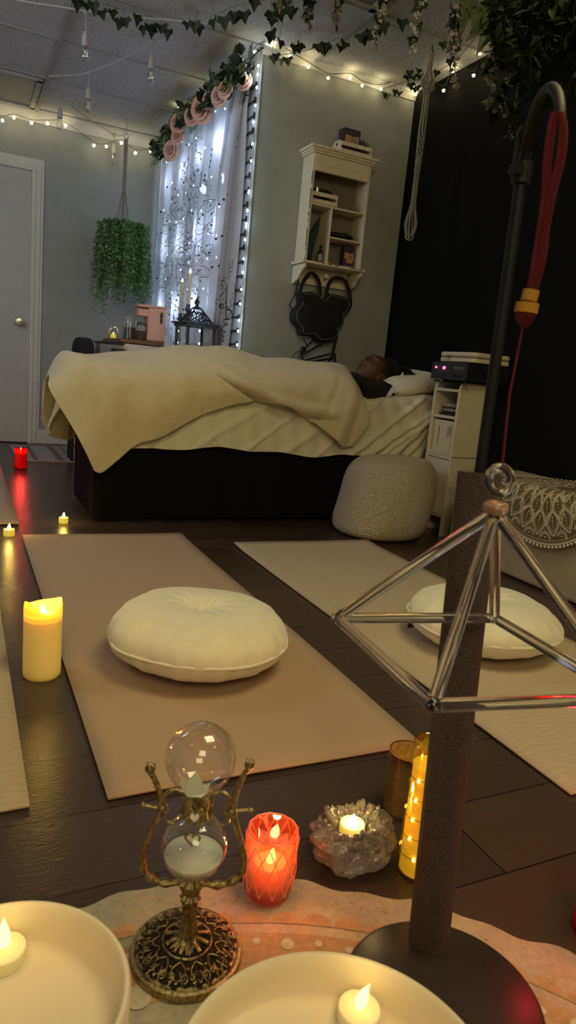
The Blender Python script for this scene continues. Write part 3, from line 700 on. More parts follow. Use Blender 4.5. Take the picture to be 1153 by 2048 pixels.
    t.part('lotus',MB().prism(lo,1,lambda X,Y,k:c+fwd*(.0425+(.0016 if k else 0)-X*X*14)+s_*X*.78+Vector((0,0,.2665+Y*.9))),W['lotus'],smooth=False)
W['hg']=thin('thin_clear_glass',(.97,.96,.95),.05,.02,.55)
W['gem']=mat('clear_gem',(.95,.9,.88),.08,trans=.2,ior=1.8)
hourglass()
# ------------------------------------------------------------------ massage bed
BX0,BX1,BY0,BY1=.53,2.33,3.03,3.60
bed=Thing('massage_table','long massage table with black skirt down to the floor','bed',(1.43,3.3,0))
def skf(u,v):
    # outline around table
    L1=BX1-BX0; L2=BY1-BY0; tot=2*(L1+L2); s=u*tot
    if s<L1: p=(BX0+s,BY0)
    elif s<L1+L2: p=(BX1,BY0+s-L1)
    elif s<2*L1+L2: p=(BX1-(s-L1-L2),BY1)
    else: p=(BX0,BY1-(s-2*L1-L2))
    wv=.006*sin(s*38)+.004*sin(s*17); 
    return Vector((p[0]+(wv if s>L1 and s<L1+L2 else 0),p[1]-wv*(1-v)*1.5-.0*v,.02+v*.45))
bed.part('skirt',MB().grid(skf,300,6),W['skirt'])
bed.part('table_top',MB().box(((BX0+BX1)/2,(BY0+BY1)/2,.48),(BX1-BX0-.02,BY1-BY0-.02,.06)),W['blackcloth'],smooth=False,bevel=.015)
for lx in (BX0+.12,BX1-.12):
    for ly in (BY0+.1,BY1-.1): bed.part('leg',MB().box((lx,ly,.225),(.05,.05,.45)),W['black'],smooth=False)
# fitted sheet over mattress
def shf(u,v):
    X=.50+(2.325-.50)*u
    if v<.45: # front side
        k=v/.45; z=.345+(.60-.345)*k; Yy=3.005+.012*k*k
    elif v<.6:
        k=(v-.45)/.15; a=k*pi/2; z=.60+.03*sin(a); Yy=3.017+.05*(1-cos(a))
    else:
        k=(v-.6)/.4; z=.63; Yy=3.067+k*(3.60-3.067)
    kx=max(0,(X-1.75)/.5); z+=(.045*min(1,kx)**1.3)*(1 if v>.5 else v/.5)
    # wrinkles: diagonal drapes, strongest near the head end
    s=min(1,max(0,(X-1.7)/.3)); q=(X*1.0+z*1.5)
    wr=sum(a_*gs((X-cc_)-(z-.35)*sl_,w_) for cc_,sl_,w_,a_ in ((1.80,1.3,.022,.016),(1.90,1.5,.030,.024),(1.99,1.25,.018,.018),(2.05,1.0,.026,.022),(2.13,.8,.016,.016),(2.20,.55,.022,.020),(2.26,.35,.012,.012),(.75,1.6,.02,.007),(.98,1.5,.03,.008),(1.22,1.3,.02,.008),(1.42,1.4,.03,.010),(1.6,1.2,.022,.009)))*(1 if v<.5 else max(0,1-(v-.5)*2.4))+.004*sin(60*(X+z*.4)+2*sin(9*z))*(1 if v<.5 else .15)
    hem=.010*sin(7*X)+.006*sin(19*X)
    if v<.45: z+=hem*(1-v/.45); Yy-=wr
    else: z+=wr*.35; Yy-=wr*(1-(v-.45)/.55)
    return Vector((X,Yy,z))
mesh_thing('bed_sheet',MB().grid(shf,440,150),W['sheet'],'wrinkled white sheet covering the massage table under the blanket','sheet',(1.4,3.3,.48),solid=.006)
# pillow
def pillow():
    c=Vector((2.215,3.28,.715)); Ry=Matrix.Rotation(-.16,3,'Y')
    def fn(p,d):
        k=1-.10*abs(d.x)**6; q=p.copy()
        q.z*=(1-.35*(abs(d.x)**4)); q.z+=.006*sin(36*d.x+12*d.y)*abs(d.z)**.3*(.4+abs(d.x)); q.z+=.008*sin(7*d.y+3*d.x)
        return q
    def sq(d): return d
    vs=MB(); n,m=72,40; V=[];F=[]
    for i in range(m+1):
        t=pi*i/m
        for k in range(n):
            a=2*pi*k/n; d=Vector((sin(t)*cos(a),sin(t)*sin(a),-cos(t)))
            e=.55; sg=lambda v:math.copysign(abs(v)**e,v)
            p=Vector((sg(d.x)*.195,sg(d.y)*.24,math.copysign(abs(d.z)**1.1,d.z)*.068))
            V.append(c+Ry@fn(p,d))
    for i in range(m):
        for k in range(n): l=(k+1)%n; F.append((i*n+k,i*n+l,(i+1)*n+l,(i+1)*n+k))
    t=Thing('pillow','pillow with crumpled cream pillowcase under the head','pillow',(2.2,3.28,.64))
    t.part('pillowcase',vs.add(V,F),W['sheet'])
    t.part('corner_tip',MB().tube([Vector((2.14,3.16,.745)),Vector((2.135,3.14,.77)),Vector((2.128,3.13,.782))],[.018,.009,.002],8),W['sheet'])
pillow()
# ------------------------------------------------------------------ the person
def person():
    th=Thing('person','person lying on back with head on pillow under cream blanket, black top','person',(1.9,3.3,.62))
    hc=Vector((2.012,3.25,.764)); cr=Vector((.83,.06,.55)).normalized()     # towards the crown
    fw=Vector((-.55,-.26,.80)); fw=(fw-cr*fw.dot(cr)).normalized(); sd=fw.cross(cr).normalized()
    Mh=Matrix((sd,fw,cr)).transposed()
    b=MB()
    def head(p,d):
        q=p.copy(); x,y,z=d.x,d.y,d.z
        # narrow jaw, flat face
        if z<0: q.x*=1-.30*(-z)**1.2; 
        if y>0: q.y*=1-.10*(1-abs(x)) ; 
        if z<-.2 and y<0: q.y*=.72
        f=max(0,y)
        q.y+=f*(.010*gs(z-.38,.16)*gs(x,.7))            # brow
        for s in (-1,1):
            q.y-=f*.017*gs(x-s*.36,.17)*gs(z-.14,.13)     # sockets
            q.y+=f*.008*gs(x-s*.36,.11)*gs(z-.12,.07)     # lids
            q.y+=f*.007*gs(x-s*.48,.2)*gs(z+.18,.22)      # cheeks
            q.y+=f*.008*gs(x-s*.12,.075)*gs(z+.17,.07)    # nostril wings
        q.y+=f*(.021*gs(x,.10)*gs(z-.0,.17)+.020*gs(x,.12)*gs(z+.16,.085)) # nose
        q.y+=f*(.015*gs(x,.24)*gs(z+.43,.065)+.015*gs(x,.22)*gs(z+.56,.065)-.008*gs(x,.2)*gs(z+.495,.03)) # lips
        q.y+=f*.012*gs(x,.22)*gs(z+.82,.14)             # chin
        return q
    b.ball(hc,(.073,.092,.112),96,80,Mh,head)
    for s in (-1,1):
        e=hc+sd*(s*.073)+fw*(-.008)+cr*(-.005)
        b.tube([e+cr*(.028*cos(a))+fw*(.014*sin(a))+sd*(s*.006) for a in [2*pi*k/14 for k in range(14)]],.0055,8,True)
        b.ball(e,(.012,.014,.026),12,10,Mh)
    nb=hc-cr*.085-fw*.035
    sp=Vector((1.80,3.30,.685))
    b.tube([hc-cr*.05-fw*.03,nb,nb.lerp(sp,.6),sp],[.050,.052,.060,.09],20)
    # torso, arms, legs (mostly under the blanket)
    tor=[(1.84,.68,.08,.17),(1.78,.685,.095,.20),(1.65,.69,.10,.19),(1.45,.69,.095,.165),(1.30,.69,.095,.17),(1.15,.69,.09,.17)]
    V=[];F=[];n=24
    for i,(X,z,rz,ry) in enumerate(tor):
        for k in range(n): a=2*pi*k/n; V.append(Vector((X,3.31+ry*cos(a),z+rz*sin(a)*.8)))
    for i in range(len(tor)-1):
        for k in range(n): l=(k+1)%n; F.append((i*n+k,i*n+l,(i+1)*n+l,(i+1)*n+k))
    F.append(tuple(range(n))[::-1]); F.append(tuple((len(tor)-1)*n+k for k in range(n)))
    b.add(V,F)
    for s in (-1,1):
        y0=3.31+s*.17
        b.tube([(1.80,y0,.69),(1.66,3.31+s*.205,.67),(1.52,3.31+s*.21,.665),(1.38,3.31+s*.19,.68),(1.28,3.31+s*.15,.70)],[.055,.046,.040,.033,.026],14)
        h0=Vector((1.27,3.31+s*.13,.705)); b.ball(h0,(.045,.036,.017),14,10)
        for q in range(4): b.tube([h0+Vector((-.03,(q-1.5)*.017,0)),h0+Vector((-.075,(q-1.5)*.018,.002)),h0+Vector((-.105+abs(q-1.5)*.008,(q-1.5)*.018,-.006))],[.0085,.008,.006],8)
        b.tube([h0+Vector((.01,-s*.03,0)),h0+Vector((-.03,-s*.055,0)),h0+Vector((-.055,-s*.055,-.002))],[.010,.009,.007],8)
        b.tube([(1.18,3.31+s*.09,.69),(1.02,3.31+s*.09,.715),(.90,3.31+s*.085,.705),(.78,3.31+s*.08,.675),(.66,3.31+s*.075,.665)],[.085,.066,.052,.050,.036],16)
        b.tube([(.67,3.31+s*.075,.650),(.660,3.31+s*.085,.67),(.655,3.31+s*.09,.685)],[.030,.022,.012],12)
    body=th.part('body',b,W['skin'])
    rm=body.modifiers.new('remesh','REMESH'); rm.mode='VOXEL'; rm.voxel_size=.0034; rm.use_smooth_shade=True
    def fs(x,z,off=.0012):
        d=Vector((x,math.sqrt(max(.02,1-x*x-z*z)),z)).normalized(); return hc+Mh@(head(Vector((d.x*.073,d.y*.092,d.z*.112)),d)+Vector((0,off,0)))
    dk=mat('dark_brow_hair',(.012,.008,.006),.8); lipm=mat('muted_lip',(.13,.045,.035),.45)
    for q_ in (-1,1):
        th.part('eyebrow',MB().tube([fs(q_*(.20+.34*k/8),.34+.05*sin(pi*k/8)) for k in range(9)],[.0012,.0022,.0026,.0028,.0028,.0025,.002,.0016,.001],6),dk)
        th.part('eyelashes',MB().tube([fs(q_*(.22+.28*k/8),.10-.03*sin(pi*k/8)) for k in range(9)],.0011,5),dk)
    th.part('lips',MB().tube([fs(-.22+.44*k/10,-.44,-.001) for k in range(11)],[.001,.0025,.0036,.0042,.0040,.0038,.0040,.0042,.0036,.0025,.001],8).tube([fs(-.20+.40*k/10,-.56,-.001) for k in range(11)],[.001,.0028,.004,.0048,.005,.005,.005,.0048,.004,.0028,.001],8),lipm)
    # hair: cap set back from the forehead, plus braids falling over the pillow
    def cap(p,d):
        q=p.copy(); 
        return q
    hb=MB(); V=[];F=[];n,m=48,24; idx={}
    hb.ball(hc+cr*.030-fw*.030,(.084,.088,.108),48,30,Mh,lambda p,d:p*(1+.03*sin(14*d.x+9*d.z)) ).ball(hc+cr*.115-fw*.045,(.075,.060,.060),36,20,Mh,lambda p,d:p*(1+.08*sin(16*d.x+9*d.z)))
    hr=th.part('hair',hb,W['hair'])
    br=MB(); rn=random.Random(3)
    for k in range(26):
        a=rn.uniform(-.9,1.0); st_=hc+cr*(.10+.02*rn.random())-fw*(.02+.05*rn.random())+sd*(.06*a)
        sgn=-1
        en=Vector((2.16+rn.uniform(-.09,.10),3.12+rn.uniform(-.02,.16),.735+rn.uniform(-.02,.02)))
        mid=(st_+en)/2+Vector((.03,-.01,.03))
        br.tube(cat_rom([st_,mid,en],6),[.009*(1-.05*q) for q in range(13)],8)
    for k in range(12):
        st_=hc+sd*(.055)*( -1 if sd.y>0 else 1)+cr*rn.uniform(-.02,.07)-fw*rn.uniform(.02,.06)
        en=Vector((2.06+rn.uniform(-.05,.09),3.085+rn.uniform(0,.03),.66+rn.uniform(-.02,.05)))
        br.tube(cat_rom([st_,(st_+en)/2+Vector((0,-.02,.0)),en],6),.0075,8)
    th.part('braids',br,W['hair'])
    # black top
    tb=MB(); V=[];F=[];n=32; rows=[(1.985,.665,.058,.085),(1.955,.665,.085,.12),(1.91,.665,.095,.17),(1.85,.668,.10,.20),(1.76,.675,.105,.215),(1.60,.68,.105,.20)]
    for i,(X,z,rz,ry) in enumerate(rows):
        for k in range(n):
            a=2*pi*k/n; V.append(Vector((X+.012*sin(3*a),3.27+.02*(i/5)+ry*cos(a),max(.615,z+rz*sin(a)))))
    for i in range(len(rows)-1):
        for k in range(n): l=(k+1)%n; F.append((i*n+k,i*n+l,(i+1)*n+l,(i+1)*n+k))
    top=th.part('top',tb.add(V,F).tube([(1.99,3.10,.66),(1.93,3.085,.66),(1.86,3.08,.655)],[.05,.055,.055],16).ball((2.0,3.125,.675),(.06,.05,.055),16,12),W['shirt'])
    for k in range(3):
        c0=Vector((1.985+.011*k,3.050-.004*k,.640+.006*k)); th.part('sleeve_stripe',MB().tube([c0,c0+Vector((.013,-.002,.026)),c0+Vector((.035,.004,.056))],.0035,6),W['stripe'])
person()
# ------------------------------------------------------------------ blanket
def blanket():
    # columns: hem, mid, shoulder, top front, top mid, top back, back hem
    cols=[
     [(.520,2.975,.243),(.440,2.985,.40),(.345,3.03,.560),(.352,3.12,.600),(.37,3.30,.605),(.37,3.50,.56),(.37,3.62,.40)],
     [(.552,2.968,.236),(.500,2.965,.43),(.440,3.00,.610),(.432,3.10,.690),(.43,3.30,.705),(.43,3.50,.67),(.42,3.64,.32)],
     [(.610,2.965,.285),(.570,2.960,.47),(.525,3.00,.630),(.520,3.10,.695),(.52,3.30,.712),(.52,3.50,.68),(.51,3.64,.30)],
     [(.700,2.968,.362),(.665,2.960,.52),(.640,3.00,.645),(.635,3.11,.705),(.635,3.30,.720),(.635,3.50,.70),(.63,3.64,.34)],
     [(.800,2.972,.400),(.785,2.958,.55),(.770,3.00,.660),(.765,3.12,.715),(.765,3.30,.738),(.765,3.50,.71),(.76,3.64,.35)],
     [(.915,2.975,.470),(.905,2.958,.58),(.900,3.00,.675),(.90,3.12,.735),(.90,3.30,.770),(.90,3.50,.73),(.90,3.64,.36)],
     [(1.040,2.975,.530),(1.035,2.96,.61),(1.03,3.00,.690),(1.03,3.12,.755),(1.04,3.30,.800),(1.03,3.50,.75),(1.03,3.64,.36)],
     [(1.170,2.975,.572),(1.165,2.962,.64),(1.16,3.00,.705),(1.16,3.12,.765),(1.17,3.30,.818),(1.16,3.50,.75),(1.16,3.64,.36)],
     [(1.300,2.972,.585),(1.300,2.955,.65),(1.30,3.00,.705),(1.30,3.12,.755),(1.32,3.30,.796),(1.30,3.50,.74),(1.30,3.64,.36)],
     [(1.400,2.972,.570),(1.415,2.955,.64),(1.42,3.00,.700),(1.42,3.12,.752),(1.42,3.30,.778),(1.42,3.50,.73),(1.42,3.64,.36)],
     [(1.510,2.970,.520),(1.53,2.950,.62),(1.54,3.00,.705),(1.54,3.12,.758),(1.59,3.30,.782),(1.59,3.50,.73),(1.54,3.64,.36)],
     [(1.620,2.965,.455),(1.64,2.940,.59),(1.65,2.99,.710),(1.68,3.12,.765),(1.73,3.30,.792),(1.73,3.50,.74),(1.65,3.64,.36)],
     [(1.710,2.960,.392),(1.745,2.930,.56),(1.735,2.98,.690),(1.78,3.12,.755),(1.83,3.30,.790),(1.83,3.50,.74),(1.73,3.64,.36)],
     [(1.765,2.962,.400),(1.825,2.935,.53),(1.80,2.985,.645),(1.83,3.12,.720),(1.88,3.30,.768),(1.88,3.50,.72),(1.78,3.64,.40)],
     [(1.790,2.975,.425),(1.845,2.955,.525),(1.835,3.00,.60),(1.86,3.12,.685),(1.905,3.30,.735),(1.905,3.50,.68),(1.80,3.62,.45)]]
    cols=[[Vector(p) for p in c] for c in cols]; NC=len(cols)
    cr_a=(1.02,.695); cr_b=(1.36,.595)
    def f(u,v):
        row=[crv([cols[i][j] for i in range(NC)],u) for j in range(7)]
        p=crv(row,v); X,z=p.x,p.z
        fr=max(0,1-v*1.6)
        # long diagonal fold of the upper layer
        tx=(X-.98)/(1.70-.98)
        if 0<tx<1:
            zl=.725-.20*tx-.06*sin(pi*tx); d=z-zl; e=min(1,tx*5)*min(1,(1-tx)*4)
            if v<.62: p.y-=e*(.034*gs(d-.028,.024)-.030*gs(d+.010,.012))
        p.y-=fr*(.008*sin(9*X+14*z)+.005*sin(23*X-9*z)+.003*sin(41*X+5*z))
        p.z+=(1-fr)*(.006*sin(11*X+5*p.y)+.004*sin(21*X-13*p.y))
        # folds radiating by the chest end
        s=max(0,min(1,(X-1.5)/.2)); p.y-=fr*s*(.020*gs((X-1.70)-(z-.55)*.35,.035)-.016*gs((X-1.76)-(z-.5)*.2,.022)-.014*gs(X-1.615-(z-.6)*.5,.02))
        return p
    b=MB().grid(f,300,110)
    t=Thing('plush_blanket','thick cream plush blanket draped over the lying person','blanket',(1.1,3.3,.66))
    t.part('blanket_cloth',b,W['blanket'],solid=.016)
    # hanging rear corner at the foot end
    def g(u,v):
        X=.405+.10*u+.02*sin(5*v)*(1-u); Yy=3.42+.10*u+.10*v
        z=.60-.275*v; X+=-.02*v+.022*sin(9*u+4*v); return Vector((X+.05*v*v,Yy,z-.03*sin(3*u)*v))
    t.part('hanging_corner',MB().grid(g,24,30),W['blanket'],solid=.018)
blanket()
# ------------------------------------------------------------------ pouf, tower, bench
def pouf():
    c=Vector((1.872,2.735,0)); R=.232; Hh=.385; prof=[]
    for i in range(41):
        t=-pi/2+pi*i/40; e=.36 if t>0 else .26
        prof.append((R*abs(cos(t))**e*(.985-.07*sin(t)),Hh/2+Hh/2*math.copysign(abs(sin(t))**.62,sin(t))))
    prof[0]=(0,prof[0][1]); prof[-1]=(0,prof[-1][1]+.01)
    def fn(p,a,r,z): k=1+.02*sin(2*a+1)+.012*sin(5*a+z*8); sh=-.045*(1-z/Hh)+.012*gs(z/Hh-.5,.3); return Vector((p.x*k+CR.x*sh,p.y*k+CR.y*sh,p.z+.012*(r/R)*cos(a+1.3)*(z/Hh)))
    t=Thing('round_pouf','round cream fluffy pouf standing in front of the massage table','pouf',c)
    t.part('cover',MB().lathe(prof,96,c,None,fn),W['pouf'])
pouf()
def tower():
    x0,x1,y0,y1,z1=2.15,2.365,2.665,2.87,.755
    t=Thing('shelf_tower','narrow cream shelf tower against the black wall','shelf',((x0+x1)/2,(y0+y1)/2,0))
    def side(y):
        o=[(x0,0.0),(x1,0.0),(x1,z1-.02),(x1-.02,z1),(x0+.03,z1),(x0+.009,z1-.01),(x0,z1-.03)]
        return MB().prism(o,1,lambda X,Z,k:Vector((X,y+(.016 if k else 0),Z)))
    sp=t.part('side_panel',side(y0),W['tower'],smooth=False,bevel=.003); t.part('side_panel',side(y1-.016),W['tower'],smooth=False,bevel=.003)
    t.part('back_panel',MB().box((x1-.006,(y0+y1)/2,.38),(.012,y1-y0-.03,.72)),W['tower'],smooth=False)
    for z in (.715,.585,.405,.39,.10): t.part('shelf',MB().box(((x0+x1)/2,(y0+y1)/2,z),(x1-x0-.008,y1-y0-.03,.014)),W['tower'],smooth=False,bevel=.002)
    t.part('seam',MB().box(((x0+x1)/2,y0-.0006,.398),(x1-x0,.002,.003)),W['cream_edge'],smooth=False)
    for X in (x0+.035,x1-.04): t.part('screw_hole',MB().ball((X,y0-.0005,.725),(.0035,.001,.0035),10,6),W['black'])
    t.part('drawer_front',MB().box((x0+.003,(y0+y1)/2,.245),(.006,y1-y0-.036,.27)),W['tower'],smooth=False)
    ym=(y0+y1)/2
    mesh_thing('folded_cloth',MB().ball((2.235,ym,.640),(.075,.082,.014),40,16).ball((2.235,ym,.618),(.07,.080,.013),40,16),W['zebra'],'folded black and cream patterned cloth on the tower shelf','cloth',(2.235,ym,.605))
    mesh_thing('dark_box',MB().box((2.24,ym,.598),(.12,.15,.012)),W['black'],'flat dark case lying under the patterned cloth in the tower','case',(2.24,ym,.592),smooth=False,bevel=.002)
    for k,(yy,wd) in enumerate(((2.805,.085),(2.728,.068))):
        q=Thing('storage_box',('white slim carton in tower compartment, the one nearer the bed','white slim carton with small print in tower, nearer the pouf')[k],'box',(2.21,yy,.412),'white cartons in the shelf tower')
        q.part('carton',MB().box((2.215,yy,.49),(.10,wd,.155)),W['case'],smooth=False,bevel=.002)
        if k==0: q.part('slot',MB().box((2.1645,yy,.49),(.001,.003,.10)),W['black'],smooth=False)
        else:
            pm=MB()
            for r in range(5): pm.box((2.1645,yy-.016+.008*r*.8,.525-.004*r),(.001,.0022,.05-.006*(r%2)),0)
            q.part('print',pm,W['inkg'],smooth=False)
tower()
def amp():
    X0,X1,Y0,Y1,z0,z1=2.12,2.372,2.60,2.865,.757,.845
    t=Thing('amplifier','black amplifier with red lights on top of the cream tower','amplifier',((X0+X1)/2,(Y0+Y1)/2,z0))
    t.part('case',MB().box(((X0+X1)/2,(Y0+Y1)/2,(z0+z1)/2+.004),(X1-X0,Y1-Y0,z1-z0-.008)),W['black'],smooth=False,bevel=.003)
    fx=X0-.0015
    t.part('face',MB().box((fx,(Y0+Y1)/2,(z0+z1)/2+.004),(.004,Y1-Y0,z1-z0-.006)),mat('dark_face_plate',(.02,.02,.024),.5),smooth=False)
    Yf=lambda k:Y1-(Y1-Y0)*k
    t.part('power_light',MB().ball((fx-.003,Yf(.13),z0+.062),.0048,12,8),W['led'])
    for k in (.345,.385): t.part('display_digit',MB().tube([(fx-.003,Yf(k)+.0035*cos(a),z0+.061+.006*sin(a)) for a in [2*pi*i/10 for i in range(10)]],.0011,5,True),W['led'])
    dm=MB()
    for k in range(5): dm.box((fx-.002,Yf(.26+.04*k),z0+.049),(.001,.002,.004)); dm.box((fx-.002,Yf(.26+.04*k),z0+.043),(.001,.004,.001))
    for k in range(7): dm.box((fx-.002,Yf(.76+.022*k),z0+.066),(.001,.0035,.004)); dm.box((fx-.002,Yf(.75+.024*k),z0+.058),(.001,.004,.004))
    dm.box((fx-.002,Yf(.5),z0+.047),(.001,.010,.001))
    t.part('face_print',dm,mat('faint_print',(.22,.22,.24),.6),smooth=False)
    t.part('emblem',MB().ball((fx-.002,Yf(.70),z0+.063),(.001,.005,.008),10,8),mat('emblem_silver',(.3,.3,.32),.4))
    for k in range(5): t.part('knob',MB().lathe([(0,0),(.006,0),(.005,.007),(0,.007)],14,(fx,Yf(.66+.055*k),z0+.026),Matrix.Rotation(-pi/2,3,'Y')),W['black'])
    for X,Y in ((X0+.02,Y0+.02),(X0+.02,Y1-.02),(X1-.02,Y0+.02)): t.part('foot',MB().box((X,Y,z0-.001),(.02,.02,.008)),W['black'],smooth=False)
    c=Thing('zip_case','cream zippered case lying on top of the amplifier','case',(2.25,2.73,.847))
    prof=[(-.055,0),(.06,0)]
    def rb(z0_,z1_,gx):
        o=[];r=.03
        for cx_,cy_,a0 in ((2.365-r,2.85-r,0),(2.135+r,2.85-r,pi/2),(2.135+r,2.585+r,pi),(2.365-r,2.585+r,1.5*pi)):
            for k in range(7): a=a0+pi/2*k/6; o.append((cx_+(r+gx)*cos(a),cy_+(r+gx)*sin(a)))
        return MB().prism(o,1,lambda X,Y,k:Vector((X,Y,z1_ if k else z0_)))
    c.part('bottom_shell',rb(.849,.869,0),W['case'],bevel=.004); c.part('lid',rb(.873,.896,0),W['case'],bevel=.008)
    c.part('zipper',rb(.868,.874,-.002),mat('zip_olive',(.16,.14,.08),.6))
    for yy in (2.775,2.755): c.part('zip_pull',MB().tube([(2.131,yy,.875),(2.127,yy+.003,.866),(2.13,yy+.004,.856)],.0013,6).tube([(2.131,yy,.871),(2.128,yy-.008,.880),(2.131,yy-.014,.872)],.001,5),W['black'])
amp()
def bench():
    x0,x1,y0,y1=1.995,2.375,.55,2.44
    t=Thing('storage_bench','long tan upholstered bench along the black wall','bench',((x0+x1)/2,(y0+y1)/2,0))
    t.part('body',MB().box(((x0+x1)/2+.005,(y0+y1)/2,.155),(x1-x0-.02,y1-y0-.02,.30)),W['bench'],smooth=False,bevel=.012)
    t.part('lid',MB().box(((x0+x1)/2,(y0+y1)/2,.343),(x1-x0,y1-y0,.075)),W['bench'],smooth=False,bevel=.022)
    # round throw draped over top and front
    cy,cx,R,K=1.885,2.108,.56,.55   # centre on the top, radius
    zt=.383
    def S(u,v): # u along -Y.. lateral offset; v distance from centre towards the front (-X)
        u*=K; v*=K; Yy=cy+u; d=cx-v; xe=x0+.02
        if d>xe: p=Vector((min(d,x1-.004),Yy,zt)); n=Vector((0,0,1))
        else:
            s=xe-d; rr=.028
            if s<rr*pi/2: a=s/rr; p=Vector((xe-rr*sin(a),Yy,zt-rr+rr*cos(a))); n=Vector((-sin(a),0,cos(a)))
            else: p=Vector((xe-rr-.004,Yy,zt-rr-(s-rr*pi/2))); n=Vector((-1,0,0))
        w=.004*sin(14*u)*(1 if d<xe else .3); return p+n*(w+.004),n
    Ro=lambda a:R
    th=Thing('mandala_throw','round brown mandala throw with ivory print and pompoms on bench','throw',(2.2,cy,.383))
    b=MB(); N=96; rings=26; V=[];F=[]
    for i in range(rings+1):
        for k in range(N):
            a=2*pi*k/N; r=R*i/rings; V.append(S(r*sin(a),max(-.46,r*cos(a)))[0])
    for i in range(rings):
        for k in range(N): l=(k+1)%N; F.append((i*N+k,i*N+l,(i+1)*N+l,(i+1)*N+k))
    th.part('cloth',b.add(V,F),W['throw'],solid=.003)
    S2=lambda u,v:(lambda q:(q[0]+q[1]*.0022,q[1]))(S(u,v))
    pr=MB()
    def pol(r,a): return (r*sin(a),r*cos(a))
    A0,A1=-2.6,2.6
    def arc(r,w,n=240):
        w*=.7; pr.ribbon(S2,[pol(r,A0+(A1-A0)*k/n) for k in range(n+1)],w)
    arc(R-.006,.010); arc(R-.030,.003); 
    for k in range(180): a=A0+(A1-A0)*k/180; pr.blob(S2,*pol(R-.018,a),.0035,.0035,0,6)
    def petals(n,r0,r1,wd,w,off=0,fill=True,inner=True):
        w*=.75
        for k in range(-n,n+1):
            a=(k+off)*wd
            if abs(a)>2.6: continue
            for s in (-1,1):
                P=[pol(r0+(r1-r0)*t,a+s*wd*.5*sin(pi*t**.75)*(1-.12*t)) for t in [q/16 for q in range(17)]]
                pr.ribbon(S2,P,w)
                if inner:
                    P=[pol(r0+(r1-r0)*.8*t+.01,a+s*wd*.34*sin(pi*t**.75)) for t in [q/14 for q in range(15)]]; pr.ribbon(S2,P,w*.45)
                    for q in range(2,15): t=q/16; pr.blob(S2,*pol(r0+(r1-r0)*.9*t+.005,a+s*wd*.425*sin(pi*t**.75)),.0022,.0022,0,5)
            if fill:
                for q in range(5): t=.25+.12*q; pr.blob(S2,*pol(r0+(r1-r0)*t,a),.006-.0007*q,.009-.001*q,-a,7)
    petals(8,.10,.30,.34,.006); petals(9,.22,.42,.30,.007,.5); petals(10,.33,.50,.28,.008); 
    for k in range(-10,10):
        a=(k+.5)*.28
        if abs(a)>2.6: continue
        for rr in (.036,.026): pr.ribbon(S2,[(pol(R-.045-rr*.1,a)[0]+rr*1.3*cos(q*pi/10)*cos(a),pol(R-.045,a)[1]-rr*1.25*sin(q*pi/10)) for q in range(11)],.004)
        pr.blob(S2,*pol(R-.055,a),.008,.006)
        for q in range(4): pr.blob(S2,*pol(R-.1-.012*q,a),.004,.004,0,6)
    arc(.22,.004); arc(.10,.006)
    th.part('printed_pattern',pr,W['throwp'],smooth=False)
    for k in range(90):
        a=A0+(A1-A0)*(k+.5)/90; q,nn=S(*pol(R+.008,a)); th.part('pompom',MB().ball(q+nn*.003-Vector((0,0,.003)),.006,9,7),W['throwp'])
bench()
